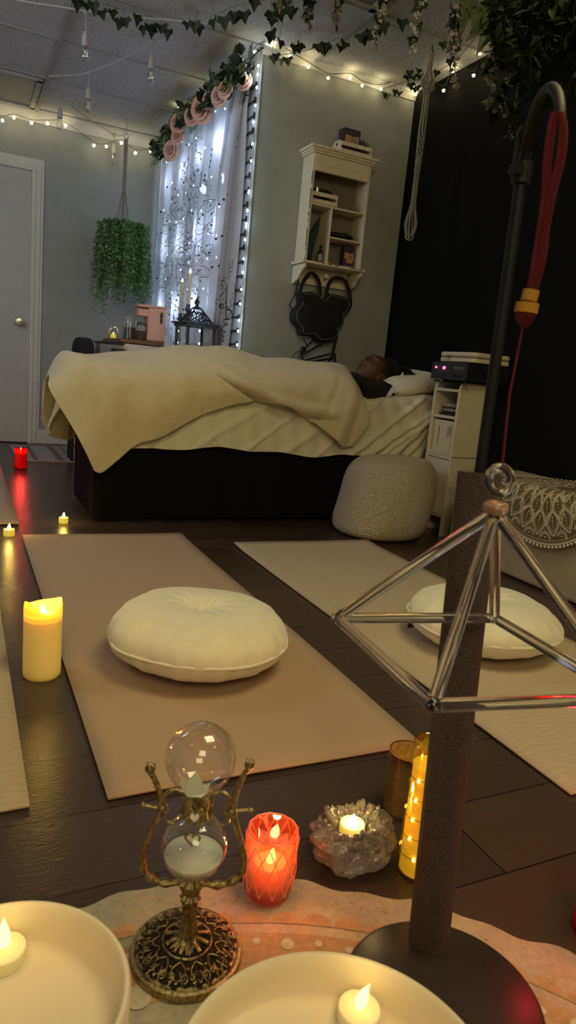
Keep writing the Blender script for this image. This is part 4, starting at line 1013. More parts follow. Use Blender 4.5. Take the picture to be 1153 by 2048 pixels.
# ------------------------------------------------------------------ wall cabinet
def cabinet():
    x0,x1,y0,y1,z0,z1=1.708,2.066,3.585,3.718,1.325,1.880
    t=Thing('wall_cabinet','distressed cream wall cabinet with cubbies, carved crest and lower hooks','cabinet',((x0+x1)/2,y1,z0))
    T=.014
    def bx(n,c,d,m='cream',**k): return t.part(n,MB().box(c,d),W[m],smooth=False,bevel=k.get('bevel',.0025))
    ym=(y0+y1)/2; D=y1-y0
    bx('side_panel',(x0+T/2,ym,(z0+z1)/2),(T,D,z1-z0)); bx('side_panel',(x1-T/2,ym,(z0+z1)/2),(T,D,z1-z0))
    bx('back_panel',((x0+x1)/2,y1-.004,(z0+z1)/2),(x1-x0-.01,.008,z1-z0),'mesh')
    bx('header',((x0+x1)/2,y0+.006,1.835),(x1-x0-2*T+.002,.018,.085))
    cn=MB()
    for k,(e,h,zz) in enumerate(((.012,.012,1.884),(.02,.012,1.895),(.03,.014,1.907))): cn.box(((x0+x1)/2,ym-e/2,zz),(x1-x0+2*e,D+e,h))
    t.part('cornice',cn,W['cream'],smooth=False,bevel=.003)
    bx('bottom_shelf',((x0+x1)/2,ym-.012,z0),(x1-x0+.04,D+.024,.014))
    zs=1.628; xd=x0+.142
    bx('shelf',((x0+x1)/2,ym,zs),(x1-x0-.02,D-.01,.010)); bx('divider',(xd,ym,(z0+zs)/2),(.009,D-.01,zs-z0)); bx('shelf',((xd+x1)/2,ym,1.475),(x1-xd-.01,D-.01,.009))
    # worn dark edges
    we=MB(); rn=random.Random(5)
    for k in range(26): z=rn.uniform(z0,z1-.1); we.box((x0-.0004,y0+.0005,z),(.003,.003,rn.uniform(.006,.03)))
    for k in range(12): X=rn.uniform(x0+.1,x1); we.box((X,y0-.0245,z0+.002),(rn.uniform(.004,.016),.003,.004))
    t.part('worn_edge',we,W['cream_edge'],smooth=False)
    # carved crest
    cc=MB(); xm=(x0+x1)/2; zc=1.836
    for s in (-1,1):
        for (cx_,cz_,r) in ((.018,.004,.010),(.040,.002,.010),(.062,-.003,.008),(.080,-.008,.005)):
            cc.tube([(xm+s*(cx_+r*(1-k/16)*cos(k*.6)),y0-.003,zc+cz_+r*(1-k/16)*sin(k*.6)) for k in range(15)],.0026,6)
    for k in range(5): a=pi*(.1+.2*k); cc.ball((xm+.010*cos(a),y0-.002,zc+.004+.014*sin(a)),(.004,.003,.007),8,6)
    t.part('carved_crest',cc.ball((xm,y0-.002,zc),(.007,.005,.008),10,8),W['cream'])
    # corbels and hook board
    for xx in (x0-.006,x1-.008):
        o=[(y1,z0-.01),(y0-.02,z0-.01),(y0-.015,z0-.03),(y0+.03,z0-.055),(y0+.055,z0-.085),(y1-.03,z0-.105),(y1,z0-.11)]
        t.part('corbel',MB().prism(o,1,lambda Y,Z,k:Vector((xx+(.014 if k else 0),Y,Z))),W['cream'],smooth=False,bevel=.002)
    bx('hook_board',((x0+x1)/2,y1-.010,z0-.055),(x1-x0-.03,.018,.092))
    for hx in (1.800,1.893,1.985):
        t.part('glass_knob',MB().lathe([(0,0),(.006,0),(.005,.02),(.013,.026),(.015,.034),(.011,.042),(0,.044)],8,(hx,y1-.018,z0-.045),Matrix.Rotation(pi/2,3,'X')),W['gem'] ,smooth=False)
    return x0,x1,y0,y1,z0,z1
cabinet()
def crate(cx,y,z,w,d,h,label):
    t=Thing('wooden_crate',label,'crate',(cx,y,z),'small cream wooden crates on the cabinet')
    for s in (-1,1):
        o=[(-d/2,0),(d/2,0),(d/2,h*.85),(d/2*.5,h*1.12),(-d/2*.5,h*1.12),(-d/2,h*.85)]
        X=cx+s*(w/2-.003); e=t.part('end_panel',MB().prism(o,1,lambda a,b,k:Vector((X+(.006 if k else 0)-.003,y+a,z+b))),W['cream'],smooth=False,bevel=.001)
        t.part('handle_hole',MB().ball((X+s*.0031,y,z+h*.8),(.0006,d*.14,h*.12),12,8),W['black'],parent=e)
    for yy in (y-d/2-.002,y+d/2+.002):
        for zz in (z+h*.2,z+h*.78): t.part('slat',MB().box((cx,yy,zz),(w,.005,h*.33)),W['cream'],smooth=False,bevel=.001)
    t.part('floor_board',MB().box((cx,y,z+.003),(w-.01,d,.005)),W['cream'],smooth=False)
    return t
crate(1.965,3.645,1.914,.195,.095,.062,'small cream crate on top of the wall cabinet')
crate(1.803,3.640,1.634,.155,.085,.062,'small cream crate on the upper shelf inside the cabinet')
def book(cx,y,z,w,d,h,label,marks=True,name='printed_box',rot=0):
    t=Thing(name,label,'box',(cx,y,z),'dark purple printed boxes')
    t.part('carton',MB().box((cx,y,z+h/2),(w,d,h)),W['purple'],smooth=False,bevel=.0015)
    f=y-d/2-.0008
    for k in range(4): t.part('pale_mark',MB().tube([(cx-w*.32+w*.21*k+.0035*cos(a),f,z+h*.86+.0035*sin(a)) for a in [2*pi*i/8*(1 if k!=1 else .7) for i in range(8)]],.0008,5,k!=3),mat('faded_print',(.13,.12,.17),.7))
    t.part('ochre_panel',MB().box((cx-w*.22,f,z+h*.58),(w*.36,.001,h*.30)),W['orangeprint'],smooth=False)
    t.part('mauve_panel',MB().box((cx+w*.05,f+.0003,z+h*.48),(w*.58,.001,h*.44)),W['pinkprint'],smooth=False)
    t.part('ochre_strip',MB().box((cx+w*.1,f,z+h*.33),(w*.42,.001,h*.16)),W['orangeprint'],smooth=False)
    for k in (0,1): t.part('white_dot',MB().ball((cx+w*(.14+.12*k),f,z+h*.68),(w*.05,.001,w*.05),12,8),mat('white_dot_print',(.42,.38,.34),.6))
    t.part('white_strip',MB().box((cx+w*.38,f,z+h*.56),(w*.06,.001,h*.40)),mat('pale_strip',(.36,.33,.28),.6),smooth=False)
    cb=MB()
    for k in range(11): cb.box((cx-w*.38+w*.072*k,f-.0002,z+h*.12),(w*.05,.001,h*.055))
    t.part('caption_print',cb,mat('caption_grey',(.2,.19,.2),.6),smooth=False)
book(1.937,3.640,1.922,.105,.06,.125,'dark purple printed box standing in the crate atop the cabinet')
book(2.003,3.640,1.333,.072,.03,.118,'dark purple printed box leaning in the lower right cubby')
tt=MB().ball((2.018,3.64,1.965),(.032,.035,.05),24,16,None,lambda p,d:p*(1+.05*sin(9*d.x+7*d.z)))
mesh_thing('dark_pouch',tt,mat('green_black_pouch',(.03,.035,.03),.6,var=.6,vs=60),'dark patterned pouch in the crate on top of the cabinet','pouch',(2.018,3.64,1.92))
cp=MB(); rn=random.Random(8)
for k in range(26):
    a=Vector((2.045+rn.uniform(-.015,.012),3.65+rn.uniform(-.03,.03),1.935+rn.uniform(0,.05))); cp.leaf(a,(rn.uniform(-.3,.6),rn.uniform(-.5,.5),1),(0,-1,0),.03,.02)
mesh_thing('crinkled_wrapper',cp,mat('clear_wrapper',(.3,.31,.28),.25,var=.5,vs=40),'crinkled clear wrapper at right end of the top crate','wrapper',(2.045,3.65,1.93))
mesh_thing('rolled_band',MB().ball((1.81,3.64,1.697),(.058,.03,.026),32,16,None,lambda p,d:p*(1+.03*sin(12*d.x))),W['blackcloth'],'black rolled cloth bag in the crate inside the cabinet','bag',(1.81,3.64,1.68))
mesh_thing('silver_tin',MB().lathe([(0,0),(.022,0),(.022,.03),(.024,.031),(.024,.036),(0,.036)],24,(1.768,3.635,1.683)),W['steel'],'small silver lidded tin at left end of the cabinet crate','tin',(1.768,3.635,1.66))
t=Thing('teal_umbrella','folded dark teal umbrella leaning in the tall left cubby','umbrella',(1.745,3.64,1.335))
t.part('furled_canopy',MB().tube([(1.740,3.62,1.345),(1.752,3.63,1.42),(1.778,3.64,1.50),(1.800,3.65,1.555)],[.022,.026,.020,.010],14),W['teal'])
t.part('handle',MB().tube([(1.800,3.65,1.555),(1.806,3.65,1.572),(1.812,3.65,1.575)],[.006,.006,.004],8),W['black'])
t.part('ruffle',MB().ball((1.742,3.63,1.36),(.027,.03,.025),16,10,None,lambda p,d:p*(1+.15*sin(8*d.x+6*d.z))),W['teal'])
t=Thing('dark_bottle','slim black dropper bottle standing beside the teal umbrella','bottle',(1.818,3.62,1.333))
t.part('bottle_body',MB().lathe([(0,0),(.0135,0),(.0145,.002),(.0145,.055),(.012,.064),(.006,.068),(.006,.072)],24,(1.818,3.62,1.333)),W['darkglass'])
t.part('cap',MB().lathe([(0,0),(.0085,0),(.0085,.028),(.007,.030),(0,.030)],16,(1.818,3.62,1.402)),W['black'])
t.part('label',MB().lathe([(.0149,.012),(.0149,.046)],24,(1.818,3.62,1.333)),W['label'])
t=Thing('gold_votive_cup','tiny gold votive cup glinting in the lower cubby','candle holder',(1.872,3.62,1.333))
t.part('cup',MB().lathe([(0,0),(.008,0),(.013,.010),(.013,.024),(.011,.024),(.010,.006),(0,.005)],20,(1.872,3.62,1.333)),W['gold'])
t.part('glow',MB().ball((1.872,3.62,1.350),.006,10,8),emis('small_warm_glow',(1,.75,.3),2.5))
mesh_thing('folded_black_cloth',MB().ball((1.945,3.645,1.499),(.082,.05,.02),40,14,None,lambda p,d:Vector((p.x,p.y,p.z*(1+.12*sin(6*d.x))))),W['blackcloth'],'folded black cloth on the middle right cabinet shelf','cloth',(1.945,3.645,1.48))
# ------------------------------------------------------------------ black massage chair parts on hooks
def massage_chair():
    Y=3.655; 
    def q(x,y,Yq=Y): return ay(x,y,Yq)
    t=Thing('massage_chair','folded black massage chair with padded rings hanging below the cabinet','chair',tuple(q(640,640)))
    r1=[(603,620),(600,588),(606,566),(617,549),(628,548),(638,562),(641,585),(639,600)]
    r2=[(654,596),(655,578),(662,561),(674,556),(690,561),(698,580),(701,597),(701,612),(694,622),(682,628)]
    t.part('padded_ring',MB().tube(cat_rom([q(*p) for p in r1],5),.0105,12),W['blackcloth']); t.part('padded_ring',MB().tube(cat_rom([q(*p) for p in r2],5),.0105,12),W['blackcloth'])
    o=[(597,585),(612,584),(622,583),(633,586),(640,596),(650,597),(660,588),(675,590),(690,594),(699,600),(700,612),(692,624),(687,628),(688,642),(684,654),(676,662),(676,672),(666,682),(654,684),(640,684),(632,680),(625,672),(607,672),(600,668),(597,655),(588,645),(585,632),(588,620),(598,608),(598,596)]
    pts=cat_rom([q(*p,3.66) for p in o]+[q(*o[0],3.66)],3)[:-1]
    n=len(pts); V=[p for p in pts]; c=sum(pts,Vector())/n
    rows=[]
    for sc_,dy in ((1,0.035),(1.0,0),(.97,-.014),(.90,-.024),(.6,-.028),(.2,-.029)): rows.append([c+(p-c)*sc_+Vector((0,dy,0)) for p in pts])
    V=[p for r in rows for p in r]+[c+Vector((0,-.029,0))]; F=[(i*n+k,i*n+(k+1)%n,(i+1)*n+(k+1)%n,(i+1)*n+k) for i in range(len(rows)-1) for k in range(n)]+[((len(rows)-1)*n+k,(len(rows)-1)*n+(k+1)%n,len(V)-1) for k in range(n)]+[tuple(range(n))]
    pad=t.part('chest_pad',MB().add(V,F),W['blackcloth'])
    t.part('piping',MB().tube(rows[3][:],.0022,6,True),W['piping'],parent=pad)
    t.part('strap_disc',MB().lathe([(0,0),(.018,0),(.018,.012),(0,.012)],24,q(605,595,3.63),Matrix.Rotation(pi/2,3,'X')),W['blackcloth']); t.part('strap_disc',MB().lathe([(0,0),(.024,0),(.024,.012),(0,.012)],24,q(670,606,3.63),Matrix.Rotation(pi/2,3,'X')),W['blackcloth'])
    for a,b in (((600,597),(608,593)),((663,611),(670,605)),((690,610),(695,616))): t.part('buckle_slot',MB().tube([q(*a,3.612),q(*b,3.612)],.0012,6),W['steel'])
    bars=[((599,552),(592,585)),((592,585),(580,610)),((580,610),(586,622)),((672,672),(664,710)),((664,710),(655,730)),((628,680),(604,700)),((650,684),(608,708)),((604,697),(606,728)),((676,670),(664,720)),((606,727),(668,716)),((670,706),(672,730)),((598,724),(660,708)),((607,676),(616,694))]
    for k,(a,b) in enumerate(bars): t.part('frame_bar',MB().tube([q(*a,3.665-.012*(k%2)),q(*b,3.665-.012*(k%2))],.0058 if k not in (1,2,12) else .0035,8),W['rod'])
    t.part('knuckle_joint',MB().box(q(607,699,3.65),(.028,.024,.030)),W['black'],smooth=False,bevel=.004)
    for (x,y) in ((611,693),(611,706)): t.part('bolt',MB().ball(q(x,y,3.634),.003,8,6),W['steel'])
    t.part('frame_cable',MB().tube(cat_rom([q(580,728),q(586,712),q(597,703),q(601,706),q(596,722),q(592,728)],5),.0022,6),W['black'])
massage_chair()
# loose cable down the middle wall
cb=cat_rom([ay(*p,3.712) for p in ((782,178),(786,215),(790,260),(794,300),(788,350),(776,390),(757,405),(741,402))],6)
mesh_thing('thin_cable',MB().tube(cb,.0012,6),W['festoon'],'thin loose cable hanging down the grey wall right of the cabinet','cable',tuple(cb[0]))
# ------------------------------------------------------------------ black bars beside the window and cool lights
ztop=ax(524,158,1.40).z; zbot=ax(485,688,1.40).z
t=Thing('barred_rack','column of short black horizontal bars beside the curtain edge','rack',(1.40,3.80,1.0))
t.part('backing_board',MB().box((1.415,3.83,1.5),(.008,.21,1.70)),mat('pale_board',(.42,.42,.42),.6),smooth=False)
nb_=18
for k in range(nb_+1):
    z=ztop+(zbot-ztop)*k/nb_
    b=t.part('bar',MB().box((1.406,3.825,z),(.008,.19,.009)),W['black'],smooth=False); t.part('bar_end',MB().box((1.406,3.729,z),(.010,.007,.030)),W['black'],smooth=False,parent=b)
cold=[(519,130),(524,142),(516,173),(517,206),(507,244),(511,284),(509,318),(516,373),(500,384),(508,415),(494,447),(508,447),(491,479),(501,514),(486,545),(493,577),(486,607),(490,640),(483,662),(481,690)]
t=Thing('cool_string_lights','cool white string lights running down the window corner','string lights',(1.40,3.75,1.5))
cp_=[ax(x,y,1.398) for x,y in cold]; 
for p in cp_: p.y=max(p.y,3.70)
t.part('light_wire',MB().tube([p+Vector((.008,0,0)) for p in cp_],.0012,5),W['wire'])
for p in cp_: t.part('bulb',MB().ball(p,(.005,.005,.007),10,8),W['coldbulb'])
for z in (1.0,1.25,1.5,1.75,2.0,2.2): light('string_glow',(1.35,3.69,z),.28,(.6,.78,1),.02)
# ------------------------------------------------------------------ curtains
XC=1.372
yT=ax(497,140,XC).y; yB=ax(430,695,XC).y; ZT=2.27; ZBt=.30
def zf(z): return (ZT-z)/(ZT-.82)
pr_=[(ax(*q,XC).z,ax(*q,XC).y) for q in ((496,145),(480,240),(466,330),(455,440),(442,560),(430,690))]
def yedge(z):
    if z>=pr_[0][0]: return pr_[0][1]
    for (za,ya),(zb_,yb_) in zip(pr_,pr_[1:]):
        if z>=zb_: k=(z-zb_)/(za-zb_); return yb_+(ya-yb_)*k
    return pr_[-1][1]
def CS(u,v): # u 0 back .. 1 right edge, v 0 top .. 1 bottom
    z=ZT+(ZBt-ZT)*v; y=5.60+(yedge(z)-5.60)*u
    A=.020*(.55+.45*v); ph=u*2*pi*8.5+1.2*sin(3*u)+.3*sin(2*v)
    x=XC+A*sin(ph)+.006*sin(ph*2.1+v*3)+.010*(1-u)*0
    dx=A*cos(ph)*(2*pi*8.5)/max(.5,(5.6-yedge(z)))
    n=Vector((-1,-dx,0)).normalized()
    return Vector((x,y,z)),n
W['curtain_sheet']=W['curtain']
t=Thing('sheer_curtain','white sheer curtain with black mandala print, backlit by string lights','curtain',(XC,4.8,ZT))
t.part('panel',MB().grid(lambda u,v:CS(u,v)[0],220,60),W['curtain'])
t.part('rod_sleeve',MB().tube([(1.36,5.62,ZT+.008),(1.36,3.80,ZT+.008)],.012,10),W['curtain2'])
ink=MB(); rn=random.Random(11)
uc=.50; vc=(ZT-1.47)/(ZT-ZBt)
KU=1/1.45; KV=1/(ZT-ZBt)
def cpt(a,r): return (uc+r*cos(a)*KU*1.15, vc-r*sin(a)*KV)
def petal(a0,r0,r1,wd,w,n=14):
    for s in (-1,1): ink.ribbon(CS,[cpt(a0+s*wd*sin(pi*(k/n)**.8),r0+(r1-r0)*k/n) for k in range(n+1)],w*1.3)
def drop(a,r,lr,lt,w,n=20,tw=0):
    P=[]
    for k in range(n+1):
        q=2*pi*k/n; rr=r+lr*cos(q); aa=a+(lt*sin(q)*(1-.55*cos(q)))/max(r,.05)+tw*(rr-r)
        P.append(cpt(aa,rr))
    ink.ribbon(CS,P,w)
for k in range(12): drop(2*pi*k/12,.07,.040,.015,.0036)
for k in range(14):
    a=2*pi*(k+.5)/14; drop(a,.165,.055,.030,.0038,tw=3); drop(a,.165,.036,.017,.002,tw=3)
for k in range(12):
    a=2*pi*k/12; drop(a,.295,.075,.055,.004,tw=2.5); drop(a,.295,.055,.038,.0022,tw=2.5); drop(a,.29,.028,.016,.0022,tw=2.5)
for k in range(20):
    a=2*pi*(k+.5)/20; drop(a,.425,.045,.030,.0038); drop(a,.43,.026,.014,.002)
for r in (.115,.225,.375): ink.ribbon(CS,[cpt(2*pi*k/90,r) for k in range(91)],.0018)
for k in range(16):
    a=2*pi*(k+.5)/16
    for q in range(5):
        cx_,cy_=cpt(a,.30+.035*q); ink.blob(CS,cx_,cy_,.0045,.0035)
for k in range(620):
    a=rn.uniform(0,2*pi); r=.5*rn.random()**.55; cx_,cy_=cpt(a,r)
    if 0.02<cx_<.9: ink.blob(CS,cx_,cy_,rn.uniform(.002,.006),rn.uniform(.0013,.003),rn.uniform(0,3),6)
for k in range(20):
    a=2*pi*k/20; 
    for q in range(4): cx_,cy_=cpt(a+.03*(q-1.5),.53+.025*q); ink.blob(CS,cx_,cy_,.005,.0035,a)
for s in (-1,1):   # flower sprigs above and below the mandala
    for q in range(34):
        x=rn.uniform(-.16,.16); y=s*rn.uniform(.50,.66); cx_,cy_=uc+x*KU,vc-y*KV; ink.blob(CS,cx_,cy_,rn.uniform(.003,.007),rn.uniform(.0015,.003),rn.uniform(0,3),6)
t.part('printed_pattern',ink,W['ink'],smooth=False)
# right-hand cotton panel
prr=[(ax(q[0]-3,q[1],1.392).z,ax(q[0]-3,q[1],1.392).y) for q in ((500,132),(503,175),(497,215),(494,300),(487,420),(478,520),(468,620),(458,705))]
def yed2(z):
    if z>=prr[0][0]: return prr[0][1]
    for (za,ya),(zb_,yb_) in zip(prr,prr[1:]):
        if z>=zb_: k=(z-zb_)/(za-zb_); return yb_+(ya-yb_)*k
    return prr[-1][1]
def CS2(u,v):
    z=2.29+(.30-2.29)*v; y1=yed2(z); y0=yedge(z)+.20; y=y0+(y1-y0)*u
    x=1.392+.006*sin(u*13+1.5*sin(2*v))*(1-u*.4); return Vector((x,y,z)),Vector((-1,-.25*cos(u*13),0)).normalized()
t2=Thing('cotton_curtain','white cotton curtain with black floral and cursive print at window right','curtain',(1.40,3.95,2.29))
t2.part('panel',MB().grid(lambda u,v:CS2(u,v)[0],50,60),W['curtain2'])
def inv(x,y): # pixel -> (u,v) on the right-hand panel
    p=ax(x,y,1.397); v=(2.29-p.z)/(2.29-.30); z=p.z; y0=yedge(z)+.20; y1=yed2(z); return ((p.y-y0)/(y1-y0),v)
ik=MB()
def stroke(P,w): ik.ribbon(CS2,[inv(*p) for p in P],w)
def smooth2(P,n=6): return [(v.x,v.y) for v in cat_rom([Vector((a,b,0)) for a,b in P],n)]
Z=lambda P:[(400+a/1024*120,480+b/2048*240) for a,b in P]
Z2=lambda P:[(440+a/1024*100,110+b/2048*200) for a,b in P]
stroke(smooth2(Z([(500,1165),(555,1240),(545,1320),(470,1360),(530,1250),(545,1210),(490,1195)])),.007)
stroke(smooth2(Z([(470,1360),(425,1370),(430,1410),(485,1440),(395,1490),(400,1540),(455,1570),(385,1620),(440,1650),(385,1690),(430,1720),(370,1760),(400,1800),(360,1820),(385,1855)])),.006)
stroke(smooth2(Z([(495,1165),(480,1140),(560,1135),(530,1060),(565,1010),(560,930),(600,880),(600,800),(590,740)])),.003)
for k in range(34):
    x=490-6*sin(k*.2)*3; ik_p=Z([(490-.6*k,770+18*k)])[0]; u,v=inv(*ik_p); ik.blob(CS2,u,v,.03,.0013,0,5)
    a=Z([(460-13*k*.55,830+13*k*.7)])[0]; u,v=inv(*a); 
    if k<24: ik.blob(CS2,u,v,.02,.0013,0,5)
for k in range(9):
    s_=1 if k%2 else -1; a=Z([(520+ (k-4)*10*(k%3-1)*.5,680-38*k)])[0]; b=Z([(520+s_*28+(k*6),650-38*k)])[0]; stroke([a,b],.004)
stroke(smooth2(Z([(590,345),(535,470),(515,540)])),.003); stroke(smooth2(Z([(590,345),(580,470),(560,560)])),.003)
for k in range(8):
    a=2*pi*k/8; c=(385,1130); P=Z([(c[0]+20*cos(a),c[1]+24*sin(a)),(c[0]+45*cos(a),c[1]+52*sin(a))]); stroke(P,.011)
    P=Z([(c[0]+75*cos(a+.3),c[1]+105*sin(a+.3)),(c[0]+95*cos(a+.35),c[1]+135*sin(a+.35))]); stroke(P,.007)
for P in ([(350,610),(375,700),(380,760)],[(400,620),(440,660),(385,700)],[(385,760),(340,800),(350,840),(395,820),(380,770)],[(395,770),(440,760),(430,700),(395,700)],[(385,700),(340,680),(350,630)]): stroke(smooth2(Z(P)),.003)
for k in range(14):
    a=Z([(265+4*k%9,1450+26*k)])[0]; u,v=inv(*a); ik.blob(CS2,u,v,.022,.003,.5,6); a=Z([(320+5*(k%2),1480+26*k)])[0]; u,v=inv(*a); ik.blob(CS2,u,v,.01,.004,0,6)
for P,w_ in (([(590,480),(500,530),(480,590),(560,600),(600,640),(460,600),(400,810)],.004),([(480,650),(500,790),(400,810)],.004),([(500,650),(590,710),(570,780),(510,800)],.004),([(630,600),(630,800),(520,850),(545,880),(540,960),(500,900),(470,940),(490,1000),(400,980),(430,1040),(340,1060)],.006),([(300,1330),(330,1380),(290,1450),(380,1450),(330,1640),(370,1680),(320,1840),(350,1900)],.005)): stroke(smooth2(Z2(P)),w_)
t2.part('printed_pattern',ik,W['ink'],smooth=False)
# curtain light strings behind the sheer
t3=Thing('curtain_string_lights','string of small cool lights behind the sheer curtain','string lights',(1.41,4.8,2.25))
rn=random.Random(21)
nb2=0
for s in range(9):
    yy=5.50-s*.185; P=[]; 
    nseg=10
    for k in range(nseg):
        z=2.2-.17*k+rn.uniform(-.04,.04); y=yy+rn.uniform(-.02,.02)
        if y<yedge(z)+.04: continue
        p=Vector((1.408,y,z)); P.append(p)
        t3.part('bulb',MB().ball(p,(.004,.004,.006),8,6),W['coldbulb'])
    if len(P)>1: t3.part('light_wire',MB().tube(P,.0008,4),W['wire'])
for y in (5.35,4.95,4.55,4.2):
    for z in (2.0,1.55,1.1): light('string_glow',(1.425,y,z),1.25,(.60,.74,1),.03)
# ------------------------------------------------------------------ string lights (warm stars)
def star(b,p,R=.011):
    V=[];
    for k in range(10): a=2*pi*k/10+.3; r=R if k%2==0 else R*.45; V.append(p+CR*(r*cos(a))+CU*(r*sin(a)))
    f=-CF*.004; V=[v+f for v in V]+[v-f for v in V]
    b.add(V,[tuple(range(10)),tuple(range(10,20))[::-1]]+[(k,(k+1)%10,10+(k+1)%10,10+k) for k in range(10)]); return b
t=Thing('star_string_lights','warm star shaped string lights along the ceiling edge','string lights',(1.4,3.7,2.3))
pa=[ay(x,y,5.62) for x,y in ((5,241),(28,235),(63,246),(95,247),(131,251),(188,291),(213,293),(243,286),(271,306),(302,303))]
pb=[ax(x,y,1.30) for x,y in ((335,290),(357,218),(400,199),(425,206),(462,166),(470,124))]+[ax(493,146,1.35),ax(510,104,1.36)]
pc=[ay(x,y,3.675) for x,y in ((545,90),(580,112),(617,134),(657,156),(701,156),(725,171),(762,178),(803,166),(832,188))]
pd=[ax(x,y,2.34) for x,y in ((853,162),(888,181),(907,142),(948,151),(960,107),(1015,99),(1072,68),(1135,8))]
allp=pa+pb+pc+pd
wp=cat_rom([p+Vector((0,0,.022)) for p in allp],5)
t.part('light_wire',MB().tube(wp,.0018,6),W['wire'])
for i,p in enumerate(allp):
    t.part('star_bulb',star(MB(),p,.0115 if p.y>4.5 else .008),W['warmstar'])
    if i%2==0 or i>26: light('star_glow',p+Vector((-.02 if p.x>2 else 0,-.02,.004)),.10,(1,.82,.42),.006)
# ------------------------------------------------------------------ festoon cord with clear bulbs
t=Thing('festoon_lights','white festoon cord zigzagging under the ceiling with clear unlit bulbs','string lights',(.7,4.7,2.3))
def cz(x,y,z=2.325): return az(x,y,z)
main=[cz(-60,-20),cz(50,3),cz(110,12),cz(173,22),cz(260,34),cz(340,40),cz(430,48)]
t.part('cord',MB().tube(cat_rom(main,5),.0042,8),W['festoon'])
m2=[cz(345,62),cz(305,84),cz(240,120),cz(178,145),cz(140,151),cz(98,152)]
t.part('cord',MB().tube(cat_rom(m2,5),.0042,8),W['festoon'])
m3=[cz(98,152),cz(121,190),cz(160,225),cz(222,267),cz(230,273)]+[cz(252,268)]
t.part('cord',MB().tube(cat_rom(m3,5),.0042,8),W['festoon'])
t.part('cord',MB().tube(cat_rom([cz(230,273),cz(190,282,2.30),cz(150,276),cz(80,262),cz(-20,232)],5),.0035,8),W['festoon'])
def hbulb(x,y,lc,z=2.325):
    p=az(x,y,z); sc=1; m=MB()
    s=t.part('socket',m.tube([p,p-Vector((0,0,.04+lc))],.0025,6).lathe([(0,0),(.010,0),(.014,-.012),(.0165,-.03),(.0165,-.060),(.013,-.064),(0,-.064)],18,p-Vector((0,0,.035+lc))).ball(p,(.018,.018,.010),12,8),W['festoon'])
    t.part('glass_bulb',MB().lathe([(.0135,0),(.014,-.012),(.021,-.035),(.022,-.048),(.016,-.064),(.006,-.072),(0,-.073)],24,p-Vector((0,0,.098+lc))),W['bulbglass'],parent=s)
    t.part('filament',MB().tube([p+Vector((-.006,0,-.105-lc)),p+Vector((-.007,0,-.145-lc)),p+Vector((.007,0,-.145-lc)),p+Vector((.006,0,-.105-lc))],.0009,5),W['steel'],parent=s)
W['bulbglass']=thin('bulb_glass',(.93,.93,.93),.10,.05,.6)
for x,y,l in ((173,25,.05),(305,84,.03),(178,147,.04),(121,190,.04),(152,276,.02),(229,270,.03)): hbulb(x,y,l)
# ------------------------------------------------------------------ macrame hangers
def macrame(name,label,px,py,zz,strands,spread,zt,kn,rr):
    p=az(px,py,zz); t=Thing(name,label,'plant hanger',tuple(p))
    t.part('ceiling_hook',MB().tube([Vector((p.x,p.y,CZ)),Vector((p.x,p.y,zz+.02)),Vector((p.x+.012,p.y,zz+.008)),Vector((p.x,p.y,zz-.004)),Vector((p.x-.01,p.y,zz+.006))],.003,8),W['steel'])
    return t,p
# left hanger with planter
HX,HY=1.072,5.35; hz=2.235
t=Thing('hanging_planter','hanging planter with bushy green trailing plant in front of grey wall','plant',(HX,HY,1.3))
t.part('hook',MB().tube([(HX,HY,CZ),(HX,HY,hz+.02)],.002,6).tube([(HX+.016*cos(a),HY,hz+.005+.016*sin(a)) for a in [2*pi*k/14 for k in range(14)]],.003,6,True),W['steel'])
for s in range(4):
    a=pi/2*s+.5; pts=[]
    for k in range(41):
        q=k/40; z=hz-.01-(hz-1.66)*q; tw=.010*(1 if q<.6 else 1+ (q-.6)*9); pts.append(Vector((HX+tw*cos(a+q*28*(1 if q<.6 else .6/q)),HY+tw*sin(a+q*28*(1 if q<.6 else .6/q)),z)))
    t.part('macrame_cord',MB().tube(pts,.0042,7),W['cord'])
kb=MB()
for k in range(16): z=1.98-.022*k; kb.ball((HX+.008*(-1)**k,HY-.004,z),(.010,.009,.009),8,6)
t.part('macrame_knots',kb,W['cord'])
t.part('pot',MB().lathe([(0,1.50),(.06,1.50),(.085,1.60),(.09,1.66),(.083,1.66),(.078,1.60),(0,1.60)],28,(HX,HY,0)),W['potw'])
def strandplant(c,n,rn,Lf,spread,ls,rows):
    b=MB(); sb=MB()
    for k in range(n):
        a=rn.uniform(0,2*pi); out=rn.uniform(.3,1.0)*spread; L=Lf(a,rn); p=Vector(c)+Vector((cos(a)*.04*rn.random(),sin(a)*.04,0)); P=[p]
        m=int(L/.016)+3
        for q in range(m):
            k2=q/m; 
            if q<rows: p=p+Vector((cos(a)*out/rows,sin(a)*out/rows,.018*(1-q/rows*1.4)))
            else: p=p+Vector((cos(a)*.0015+rn.uniform(-.003,.003),sin(a)*.0015+rn.uniform(-.003,.003),-.016))
            P.append(p)
        sb.tube(P[::2],.0008,3)
        for p in P[2:]:
            for s in (0,1):
                d=Vector((rn.uniform(-1,1),rn.uniform(-1,1),rn.uniform(-.7,.4))); b.leaf(p,d,(rn.uniform(-.5,.5),rn.uniform(-.5,.5),1),ls*rn.uniform(.7,1.2),ls*.75)
    return b,sb
rn=random.Random(2)
def Lf(a,rn):
    # longer to the lower left, a gap just right of centre
    sc=cos(a-.4); base=.42+.12*rn.random()
    if rn.random()<.3: base+=.06
    return base*rn.uniform(.55,1.12)*(1.05 if sc<0 else .98)
b,sb=strandplant((HX,HY,1.615),190,rn,Lf,.152,.026,5)
t.part('foliage',b,W['leafg'],smooth=False); t.part('stems',sb,W['leaf'])
